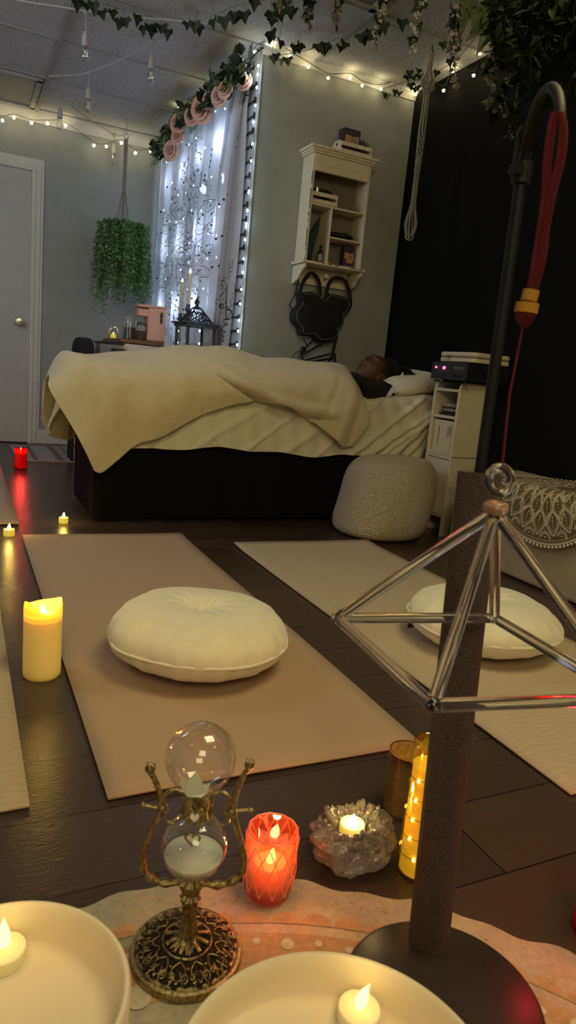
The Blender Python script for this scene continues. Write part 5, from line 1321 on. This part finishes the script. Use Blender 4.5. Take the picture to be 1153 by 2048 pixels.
# right empty macrame
p=az(864,104,2.33); mx_,my_=p.x,p.y
t=Thing('macrame_hanger','empty cream macrame plant hanger before the black wall','plant hanger',tuple(p))
t.part('hook',MB().tube([Vector((mx_,my_,CZ)),Vector((mx_,my_,2.345)),Vector((mx_+.012,my_,2.33)),Vector((mx_,my_,2.318)),Vector((mx_-.012,my_,2.326))],.003,8),W['rod'])
zk=[2.32,2.19,2.05,1.75,1.72,1.47]
for s in range(6):
    a=2*pi*s/6; pts=[]
    for k in range(46):
        q=k/45; z=2.325-(2.325-1.47)*q
        r=.010+.018*gs(z-2.19,.035)+.006*gs(z-1.95,.15)+.020*gs(z-1.53,.06)
        tw=14*max(0,1-abs(z-1.83)/.13) if abs(z-1.83)<.13 else 0
        ph=a+(7*min(1,max(0,(1.96-z)/.25)))
        pts.append(Vector((mx_+r*cos(ph),my_+r*sin(ph),z)))
    if s%2==0: last=pts[-1]
    t.part('macrame_cord',MB().tube(pts,.0042,7),W['cord'])
for k in range(3): 
    a=2*pi*k/3; t.part('bottom_loop',MB().tube([Vector((mx_+.022*cos(a)*cos(q)+.004*sin(q)*sin(a),my_+.022*sin(a)*cos(q),1.47-.018*sin(q))) for q in [pi*i/8 for i in range(9)]],.0042,7),W['cord'])
t.part('knot',MB().ball((mx_,my_,2.195),(.024,.018,.012),14,10),W['cord']); t.part('knot',MB().ball((mx_,my_,1.835),(.014,.014,.03),12,8),W['cord'])
for s in (-1,1): t.part('side_ring',MB().tube([Vector((mx_+s*.026+.012*cos(q),my_,2.185+.022*sin(q))) for q in [2*pi*i/14 for i in range(14)]],.0035,6,True),W['cord'])
# ------------------------------------------------------------------ rose garland
t=Thing('rose_garland','garland of peach roses and green leaves above the curtain','garland',(1.33,4.5,2.3))
gp=[(318,292),(335,300),(345,262),(362,245),(385,222),(410,205),(430,190),(448,170),(462,155),(478,140),(490,128)]
G3=[ax(x,y,1.31) for x,y in gp]
t.part('vine_stem',MB().tube(cat_rom(G3,4),.004,6),W['leaf'])
rn=random.Random(6); lf=MB(); lf2=MB()
for P in cat_rom(G3,16):
    for s in range(2):
        d=Vector((rn.uniform(-1,.1),rn.uniform(-1,1),rn.uniform(-1,.7))); (lf if rn.random()<.55 else lf2).leaf(P+Vector((rn.uniform(-.03,.02),rn.uniform(-.05,.05),rn.uniform(-.05,.03))),d,(rn.uniform(-1,.2),rn.uniform(-.6,.6),rn.uniform(-.3,1)),rn.uniform(.05,.10),rn.uniform(.04,.07))
t.part('leaves',lf,W['leaf'],smooth=False); t.part('dark_leaves',lf2,W['ivy'],smooth=False)
def rose(c,R,seed,fwd):
    rn=random.Random(seed); m=MB(); fwd=Vector(fwd).normalized(); M_=fwd.to_track_quat('Z','Y').to_matrix()
    for ringi,(rr,n,op) in enumerate(((.20,3,.15),(.42,5,.35),(.66,6,.6),(.9,7,.95))):
        for k in range(n):
            a=2*pi*k/n+ringi*.7+rn.uniform(-.1,.1)
            def f(u,v,a=a,rr=rr,op=op,n=n):
                w=(u-.5)*2*pi/n*1.35; r=rr*R*(.25+.75*v**.7)*(1+.10*(abs(u-.5)*2)**2*0); h=R*(.75*sin(v*pi/2)*(1-op*.75)+.15)-R*op*.25*v*v
                return c+M_@Vector((r*cos(a+w),r*sin(a+w),h-R*.08*(abs(u-.5)*2)**2))
            m.grid(f,6,5)
    m.ball(c+M_@Vector((0,0,R*.35)),R*.16,8,6,M_); return m
for k,(x,y,R) in enumerate(((344,302,.075),(357,274,.062),(360,246,.080),(386,232,.068),(406,220,.088),(419,201,.050),(440,193,.062),(452,180,.055),(492,166,.05))):
    t.part('rose',rose(ax(x,y,1.285 if k<8 else 1.36),R,k,(-.75,-.55,-.05+.2*sin(k))),W['rose'])
# cable bunch at curtain top corner
cb=MB(); rn=random.Random(9)
c0=ax(494,136,1.33)
for k in range(5):
    P=[c0+Vector((rn.uniform(-.03,.03),rn.uniform(-.05,.05),rn.uniform(-.045,.035))) for _ in range(7)]; cb.tube(cat_rom(P,5),.002,5)
cb.tube(cat_rom([c0,ax(503,118,1.33),ax(515,104,1.34),ax(528,95,1.36)],5),.004,6)
mesh_thing('cable_bundle',cb,W['wire'],'tangle of dark light cables at the curtain top corner','cable',tuple(c0))
t=Thing('ceiling_corner_cable','thin white cable running from the corner along the ceiling','cable',tuple(az(528,98,2.34)))
t.part('white_cable',MB().tube(cat_rom([az(522,100,2.33),az(536,92,2.35),az(552,98,2.345),az(560,108,2.33)],4),.0035,6),W['festoon'])
# ------------------------------------------------------------------ ivy garlands on the ceiling
def ivy(label,pts,leafspots,z=2.33,ls=.05,hang=.03,m='ivy'):
    P=[az(x,y,z) for x,y in pts]; t=Thing('ivy_garland',label,'garland',tuple(P[0]),'ivy garlands under the ceiling')
    t.part('vine_stem',MB().tube(cat_rom(P,6),.0022,6),W['leaf'])
    b=MB(); st=MB(); rn=random.Random(len(pts)*7+len(leafspots))
    for x,y in leafspots:
        q=az(x,y,z-.02); s0=q+Vector((rn.uniform(-.01,.01),rn.uniform(-.01,.01),.03+hang*rn.random())); st.tube([s0,q],.0010,4)
        dn=-CU*.9+Vector((rn.uniform(-.4,.4),rn.uniform(-.4,.4),-.3)); nr=(-CF)+Vector((rn.uniform(-.7,.7),rn.uniform(-.7,.7),rn.uniform(-.4,.4)))
        b.leaf(q,dn,nr,ls*rn.uniform(.8,1.2),ls*rn.uniform(1.0,1.3),1)
    t.part('leaves',b,W[m],smooth=False); t.part('leaf_stalks',st,W['leaf'])
ivy('dark ivy garland strung across the upper left ceiling',[(150,-12),(200,4),(240,18),(290,30),(340,40),(380,42),(430,30),(470,12),(520,2),(570,-14)],
    [(153,0),(172,6),(186,4),(205,22),(222,20),(243,42),(250,36),(272,30),(290,52),(297,50),(303,56),(322,50),(339,60),(377,45),(390,44),(393,50),(428,38),(449,34),(468,26),(473,30),(488,24),(508,0)],ls=.055)
ivy('ivy strand with small leaves crossing from the window corner to the right',[(560,110),(600,104),(640,92),(690,70),(720,45),(760,40),(800,58)],
    [(590,90),(597,92),(601,88),(636,88),(643,90),(651,86),(656,92),(680,92),(690,84),(722,68),(728,72),(740,60),(745,64),(760,56),(770,48),(805,40)],ls=.045)
ivy('ivy strand hanging down at the window corner',[(575,-15),(562,20),(556,48),(549,75),(546,95)],
    [(572,4),(578,14),(580,22),(545,24),(541,28),(546,38),(543,62),(541,68),(560,80),(546,112),(552,108),(560,118),(575,116),(585,20)],ls=.045)
ivy('ivy cluster on ceiling edge around the macrame hook',[(765,178),(800,168),(830,160),(860,150),(905,125),(940,90),(975,40)],
    [(768,186),(774,190),(790,180),(800,185),(815,150),(820,142),(828,152),(836,138),(842,150),(822,166),(835,172),(848,180),(875,142),(900,118),(905,112),(915,95),(885,85),(896,92),(832,176),(853,176)],z=2.30,ls=.036)
# wisteria strands
def wist(label,P,m,R,rn,leaf=True,z0=2.30):
    t=Thing('wisteria_strand',label,'artificial flowers',tuple(P[0]),'hanging wisteria strands')
    t.part('stem',MB().tube(cat_rom(P,4),.0016,5),W['leaf'])
    b=MB(); lb=MB()
    C=cat_rom(P,max(3,int(14/len(P)*2)))
    n=len(C)
    for i,p in enumerate(C):
        for s in range(2 if i<n*.6 else 1):
            q=p+Vector((rn.uniform(-1,1),rn.uniform(-1,1),rn.uniform(-.5,.5)))*R*.8
            for k in range(3): b.leaf(q,(rn.uniform(-1,1),rn.uniform(-1,1),rn.uniform(-1,.2)),(rn.uniform(-1,1),-1,rn.uniform(-1,1)),R*rn.uniform(.8,1.2),R*1.1)
            if leaf and rn.random()<.16: lb.leaf(q,(rn.uniform(-1,1),rn.uniform(-1,1),-1),(rn.uniform(-1,1),-1,.3),.05,.045,1)
    t.part('blossoms',b,W[m],smooth=False)
    if lb.v: t.part('leaves',lb,W['ivy'],smooth=False)
rn=random.Random(31)
def hang(x0,y0,x1,y1,d): # vertical strand from the ceiling at given distance
    a=hd(x0,y0,d); b=hv(x1,y1,a.x,a.y); b.x+=0; n=5
    return [Vector((a.x,a.y,CZ-.002))]+[a+(b-a)*k/n+Vector((rn.uniform(-.008,.008),rn.uniform(-.008,.008),0)) for k in range(n+1)]
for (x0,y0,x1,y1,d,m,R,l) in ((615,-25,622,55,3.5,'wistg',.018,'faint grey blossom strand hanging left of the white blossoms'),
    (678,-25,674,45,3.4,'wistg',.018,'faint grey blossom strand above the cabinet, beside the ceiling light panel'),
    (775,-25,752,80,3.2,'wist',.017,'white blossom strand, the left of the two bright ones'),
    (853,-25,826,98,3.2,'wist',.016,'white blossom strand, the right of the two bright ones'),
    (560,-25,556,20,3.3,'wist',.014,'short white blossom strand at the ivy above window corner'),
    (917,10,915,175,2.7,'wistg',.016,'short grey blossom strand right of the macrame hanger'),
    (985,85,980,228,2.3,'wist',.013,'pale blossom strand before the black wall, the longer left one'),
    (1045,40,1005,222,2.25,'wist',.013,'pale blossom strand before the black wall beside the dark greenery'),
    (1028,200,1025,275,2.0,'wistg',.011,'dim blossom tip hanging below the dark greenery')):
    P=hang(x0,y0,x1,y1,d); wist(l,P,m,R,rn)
# big dark greenery bush at the upper right
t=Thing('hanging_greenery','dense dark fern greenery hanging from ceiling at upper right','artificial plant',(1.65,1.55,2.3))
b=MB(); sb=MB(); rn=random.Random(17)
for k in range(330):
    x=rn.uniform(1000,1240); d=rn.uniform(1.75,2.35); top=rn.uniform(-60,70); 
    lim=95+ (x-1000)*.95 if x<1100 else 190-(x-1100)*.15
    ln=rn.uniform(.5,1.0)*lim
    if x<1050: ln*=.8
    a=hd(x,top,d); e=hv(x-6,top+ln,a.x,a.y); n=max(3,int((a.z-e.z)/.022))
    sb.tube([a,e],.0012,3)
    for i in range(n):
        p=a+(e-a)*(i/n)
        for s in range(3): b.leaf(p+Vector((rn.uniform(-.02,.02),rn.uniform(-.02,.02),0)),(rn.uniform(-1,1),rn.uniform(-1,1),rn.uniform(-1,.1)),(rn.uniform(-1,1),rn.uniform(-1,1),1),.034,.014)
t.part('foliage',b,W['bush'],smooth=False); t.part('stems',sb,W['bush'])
t=Thing('broad_leaf_sprig','sprig of broader leaves where the greenery meets the ceiling','artificial plant',tuple(az(980,30,2.33)))
b=MB()
for x,y in ((975,40),(985,52),(1005,45),(1012,50),(1020,30),(990,15),(1000,8),(1030,12),(960,10),(1045,30),(938,-5),(1050,50),(930,18),(1010,-8)):
    b.leaf(hd(x,y,2.75),(-.3+rn.uniform(-.5,.5),rn.uniform(-.5,.5),-1),-CF+Vector((rn.uniform(-.6,.6),0,.3)),.10,.07,1)
t.part('leaves',b,mat('olive_leaf',(.06,.08,.025),.6,var=.4,vs=15),smooth=False)
# ------------------------------------------------------------------ items behind the bed
def counter():
    x0,x1,y0,y1,zt=1.005,1.34,4.90,5.55,.845
    t=Thing('corner_cabinet','white cabinet with brown wooden top in the corner by curtain','cabinet',((x0+x1)/2,(y0+y1)/2,0))
    t.part('cabinet_body',MB().box(((x0+x1)/2,(y0+y1)/2,(zt-.03)/2),(x1-x0-.02,y1-y0-.02,zt-.03)),W['white'],smooth=False,bevel=.004)
    t.part('worktop',MB().box(((x0+x1)/2,(y0+y1)/2,zt-.012),(x1-x0+.01,y1-y0+.01,.026)),W['wood'],smooth=False,bevel=.003)
    # appliance
    a=Thing('peach_appliance','tall peach countertop appliance with round edges on wooden top','appliance',(1.235,4.97,zt))
    a.part('housing',MB().box((1.255,4.985,zt+.115),(.13,.12,.23)),W['peach'],smooth=False,bevel=.015)
    a.part('top_lid',MB().box((1.220,4.985,zt+.236),(.205,.12,.020)),W['peach'],smooth=False,bevel=.008)
    a.part('button_strip',MB().box((1.283,4.924,zt+.165),(.018,.003,.075)),W['black'],smooth=False,bevel=.001)
    for k in range(3): a.part('button',MB().ball((1.283,4.9215,zt+.14+.025*k),(.005,.002,.005),10,6),W['piping'])
    a.part('drip_head',MB().box((1.158,4.975,zt+.19),(.075,.085,.05)),W['peach'],smooth=False,bevel=.008)
    a.part('carafe',MB().lathe([(0,0),(.032,0),(.036,.01),(.036,.09),(.026,.12),(0,.122)],28,(1.150,4.955,zt+.004)),mat('dark_carafe_glass',(.06,.045,.035),.1))
    a.part('carafe_band',MB().lathe([(.0368,.062),(.0368,.095)],28,(1.150,4.955,zt+.004)),mat('grey_band',(.26,.25,.24),.5))
    j=Thing('glass_jar','clear lidded glass jar beside the peach appliance','jar',(1.095,5.06,zt))
    j.part('jar_body',MB().lathe([(0,0),(.042,0),(.046,.006),(.046,.13),(.042,.14),(.040,.14),(.043,.13),(.043,.008),(0,.006)],32,(1.095,5.06,zt)),W['glass'])
    j.part('contents',MB().lathe([(0,.008),(.041,.008),(.041,.085),(0,.09)],28,(1.095,5.06,zt)),mat('jar_contents',(.16,.13,.1),.8,var=.6,vs=80))
    j.part('lid',MB().lathe([(0,.14),(.046,.14),(.047,.15),(.03,.156),(.008,.16),(.007,.168),(.011,.174),(0,.18)],32,(1.095,5.06,zt)),mat('frosted_lid',(.4,.42,.42),.3))
    # geometric candle
    g_=Thing('wire_terrarium','small geometric glass lantern with tealight on the cabinet top','lantern',(1.03,5.30,zt))
    cc=ay(229,665,5.30); P=[Vector((1.03+.042*cos(a),5.30+.042*sin(a),zt+.035)) for a in [2*pi*k/5 for k in range(5)]]; T_=[Vector((1.03+.026*cos(a+.6),5.30+.026*sin(a+.6),zt+.085)) for a in [2*pi*k/5 for k in range(5)]]; B_=[Vector((1.03+.026*cos(a+.6),5.30+.026*sin(a+.6),zt+.003)) for a in [2*pi*k/5 for k in range(5)]]
    w_=MB()
    for k in range(5):
        l=(k+1)%5
        for A_,C_ in ((P[k],T_[k]),(P[l],T_[k]),(P[k],B_[k]),(P[l],B_[k]),(T_[k],T_[l]),(B_[k],B_[l])): w_.tube([A_,C_],.0013,5)
    g_.part('wire_frame',w_,W['steel']); gm=MB()
    for k in range(5): l=(k+1)%5; gm.add([P[k],P[l],T_[k]],[(0,1,2)]); gm.add([P[k],P[l],B_[k]],[(0,1,2)])
    tealight(1.03,5.30,zt+.004,'tealight glowing inside the small geometric lantern',m='farteal',fm='flamey',hh=.03,e=.05,group=None)
counter()
# dark unit with bag at the far left of the corner
t=Thing('drawer_unit','small grey drawer unit with black trim beside the white cabinet','drawers',(.95,4.86,0))
t.part('carcass',MB().box((.925,4.90,.40),(.15,.20,.80)),mat('grey_unit',(.17,.18,.2),.5),smooth=False,bevel=.004)
for k in range(3): 
    d_=t.part('drawer',MB().box((.945,4.797,.70-.12*k),(.10,.01,.10)),mat('grey_front',(.30,.31,.34),.5),smooth=False,bevel=.003); t.part('drawer_handle',MB().box((.955,4.788,.70-.12*k),(.018,.012,.012)),W['black'],parent=d_,smooth=False)
t.part('top',MB().box((.925,4.90,.806),(.17,.22,.014)),W['black'],smooth=False,bevel=.003)
t.part('arm_shelf',MB().box((.965,4.765,.765),(.09,.05,.016)),W['black'],smooth=False,bevel=.003)
mesh_thing('black_bag',MB().ball((.748,4.85,.70),(.068,.09,.125),32,20,None,lambda p,d:Vector((math.copysign(abs(d.x)**.5,d.x)*.068,math.copysign(abs(d.y)**.6,d.y)*.09,math.copysign(abs(d.z)**.55,d.z)*.125))),W['blackcloth'],'black padded bag standing at left of the grey drawer unit','bag',(.748,4.85,.58))
mesh_thing('bag_stool',MB().box((.748,4.85,.565),(.16,.2,.02)).box((.686,4.78,.28),(.02,.02,.56)).box((.806,4.78,.28),(.02,.02,.56)).box((.686,4.92,.28),(.02,.02,.56)).box((.806,4.92,.28),(.02,.02,.56)),W['black'],'black stool carrying the padded bag behind the bed','stool',(.748,4.85,0),smooth=False)
# side table with lantern etc.
t=Thing('side_table','white side table behind the bed carrying the lantern and candlesticks','table',(1.2,4.15,0))
t.part('table_top',MB().box((1.185,4.19,.655),(.27,.62,.025)),W['white'],smooth=False,bevel=.004)
for X in (1.075,1.295):
    for Y in (3.92,4.46): t.part('leg',MB().box((X,Y,.32),(.03,.03,.645)),W['white'],smooth=False)
def lantern():
    c=ay(391,660,4.02); cx_,cy_=c.x,4.02; zb_=.668
    t=Thing('metal_lantern','dark pewter lantern with pierced roof and glass sides','lantern',(cx_,cy_,zb_))
    zt=ay(391,652,4.02).z; w=.082; R_=Matrix.Rotation(.12,3,'Z')
    def L(x,y,z): return Vector((cx_,cy_,0))+R_@Vector((x,y,0))+Vector((0,0,z))
    for sx in (-1,1):
        for sy in (-1,1): t.part('post',MB().tube([L(sx*w,sy*w,zb_+.01),L(sx*w,sy*w,zt)],.009,4),W['grey_metal'],smooth=False)
    t.part('base_plate',MB().box(L(0,0,zb_+.010),(2*w+.045,2*w+.045,.02),.12),W['grey_metal'],smooth=False,bevel=.003)
    t.part('eave',MB().box(L(0,0,zt),(2*w+.03,2*w+.03,.016),.12).box(L(0,0,zt+.012),(2*w+.055,2*w+.055,.010),.12),W['grey_metal'],smooth=False,bevel=.002)
    for a_,s in ((0,1),(pi/2,1),(0,-1),(pi/2,-1)):
        n_=R_@Matrix.Rotation(a_,3,'Z')@Vector((0,-s,0)); e_=R_@Matrix.Rotation(a_,3,'Z')@Vector((1,0,0)); pc_=Vector((cx_,cy_,0))
        t.part('glass_pane',MB().add([pc_+n_*w+e_*(-w)+Vector((0,0,zb_+.02)),pc_+n_*w+e_*w+Vector((0,0,zb_+.02)),pc_+n_*w+e_*w+Vector((0,0,zt)),pc_+n_*w+e_*(-w)+Vector((0,0,zt))],[(0,1,2,3)]),W['hg'],smooth=False,solid=.002)
        # pierced roof side
        H0=zt+.017; H1=zt+.100
        def rp(k,h): ww=(w*.92)*(1-h)+.018*h; return pc_+n_*ww+e_*(k*ww)+Vector((0,0,H0+(H1-H0)*h))
        rf=MB(); rf.tube([rp(-1,0),rp(-1,1)],.005,5).tube([rp(-1,0),rp(1,0)],.005,5).tube([rp(-1,1),rp(1,1)],.005,5)
        for k in range(6):
            a=2*pi*k/6
            rf.tube([rp(.0+.42*cos(a)*.2,.4+.06*sin(a)),rp(.5*cos(a),.42+.33*sin(a))],.0032,5)
        rf.tube([rp(.5*cos(2*pi*k/14),.42+.33*sin(2*pi*k/14)) for k in range(14)],.0032,5,True)
        for s2 in (-1,1): rf.tube([rp(s2*.5,.3),rp(s2*.95,.05)],.0035,5).tube([rp(s2*.45,.6),rp(s2*.95,.8)],.0035,5).tube([rp(s2*.2,.1),rp(0,0)],.003,5)
        t.part('pierced_roof',rf,W['grey_metal'])
    t.part('finial',MB().lathe([(.022,0),(.024,.006),(.012,.012),(.008,.020),(.013,.030),(.015,.040),(.008,.052),(.003,.062),(0,.066)],20,L(0,0,zt+.098)),W['grey_metal'])
    k=Thing('lantern_candle','ivory pillar candle inside the dark pewter lantern','candle',(cx_-.005,cy_,zb_+.022),None)
    k.part('wax',MB().lathe([(0,0),(.026,0),(.026,.15),(.02,.152),(0,.148)],24,(cx_-.005,cy_,zb_+.022)),mat('pale_wax',(.55,.54,.5),.6)); k.part('wick',MB().tube([(cx_-.005,cy_,zb_+.17),(cx_-.005,cy_,zb_+.182)],.001,5),W['black'])
lantern()
for (px_,ytop,yb,lab,tw) in ((381,546,612,'taller ivory taper candle in holder behind the lantern',1),(365,563,630,'shorter ivory taper candle in holder left of the lantern',1)):
    Y_=4.36 if px_==381 else 4.42
    a=ay(px_,ytop,Y_); b_=hv(px_-3,yb,a.x,a.y)
    t=Thing('taper_candlestick',lab,'candlestick',(a.x,a.y,.668),'taper candlesticks on the side table')
    h0=b_.z
    t.part('holder',MB().lathe([(0,.668),(.035,.668),(.032,.676),(.010,.684),(.007,.72),(.011,.74),(.007,.76),(.008,h0-.035),(.022,h0-.028),(.022,h0-.022),(.013,h0-.015),(.013,h0+.01),(0,h0+.01)],24,(a.x,a.y,0)),W['grey_metal'])
    t.part('taper',MB().lathe([(0,h0),(.0115,h0),(.0105,a.z-.012),(.007,a.z-.004),(0,a.z-.003)],20,(a.x,a.y,0)),mat('ivory_taper',(.55,.50,.36),.6,sss=.2))
    t.part('flame',flame(MB(),(a.x,a.y,a.z-.002),.030 if px_==381 else .022,.0065),W['flame'])
    if px_==381: light('candle_light',(a.x-.01,a.y-.02,a.z+.045),.10,(1,.65,.3),.008)
# candle tray and zebra cloth in front of the white cabinet
t=Thing('low_stand','low white stand in front of corner cabinet holding a tealight dish','stand',(1.10,4.66,0))
t.part('stand_body',MB().box((1.16,4.70,.36),(.28,.22,.72)),W['white'],smooth=False,bevel=.003)
d=Thing('candle_dish','small glass dish with a glowing tealight in front of cabinet','candle holder',(1.075,4.655,.721))
d.part('dish',MB().lathe([(0,0),(.028,0),(.042,.016),(.045,.020),(.042,.020),(.028,.005),(0,.004)],28,(1.075,4.655,.721)),mat('dark_dish',(.12,.10,.07),.3))
tealight(1.075,4.655,.726,'tealight glowing in the dish before the white cabinet',hh=.016,m='farteal',fm='flamey',fh=.018,e=0,group=None)
light('candle_light',(1.075,4.66,.775),.22,(1,.55,.12),.01)
mesh_thing('zebra_runner',MB().grid(lambda u,v:Vector((1.06+.19*u,4.615+.12*v,.7235+.006*sin(9*u)+.010*gs(u-.3,.2))),30,16),W['zebra'],'black and white patterned cloth lying beside the tealight dish','cloth',(1.15,4.67,.721),solid=.006)
# thin white liner hanging by the appliance
mesh_thing('white_tulle',MB().grid(lambda u,v:Vector((1.31+.012*sin(u*18),4.78+.10*u-.03*v,.90-.35*v)),40,10),W['curtain'],'gathered white tulle hanging beside the peach appliance','cloth',(1.31,4.8,.72),solid=.002)
# ------------------------------------------------------------------ world ambient and added fill lights
wd=bpy.data.worlds.new('world'); SC.world=wd; wd.use_nodes=True
wd.node_tree.nodes['Background'].inputs[0].default_value=(.82,.80,.64,1); wd.node_tree.nodes['Background'].inputs[1].default_value=.17
def area(loc,tgt,size,e,c):
    o=light('fill_light',loc,e,c,kind='AREA',size=size); o.rotation_euler=(Vector(tgt)-Vector(loc)).to_track_quat('-Z','Y').to_euler(); return o  # unseen area lights added as fill to brighten the scene
area((1.0,.7,2.3),(.9,1.4,.0),1.0,31,(1,.82,.42))
area((-.2,-1.1,2.1),(1.3,3.0,.4),.9,26,(1,.80,.40))
area((-1.2,3.0,2.2),(.8,4.6,1.2),.9,26,(.78,.88,1))
SC.view_settings.view_transform='Standard'; SC.view_settings.look='None'; SC.view_settings.gamma=1; SC.view_settings.exposure=0
try: SC.view_settings.use_curve_mapping=False
except Exception: pass
SC.cycles.use_denoising=True; SC.cycles.max_bounces=12; SC.cycles.transmission_bounces=12; SC.cycles.transparent_max_bounces=12
SC.cycles.sample_clamp_indirect=4; SC.cycles.caustics_reflective=False; SC.cycles.blur_glossy=.5
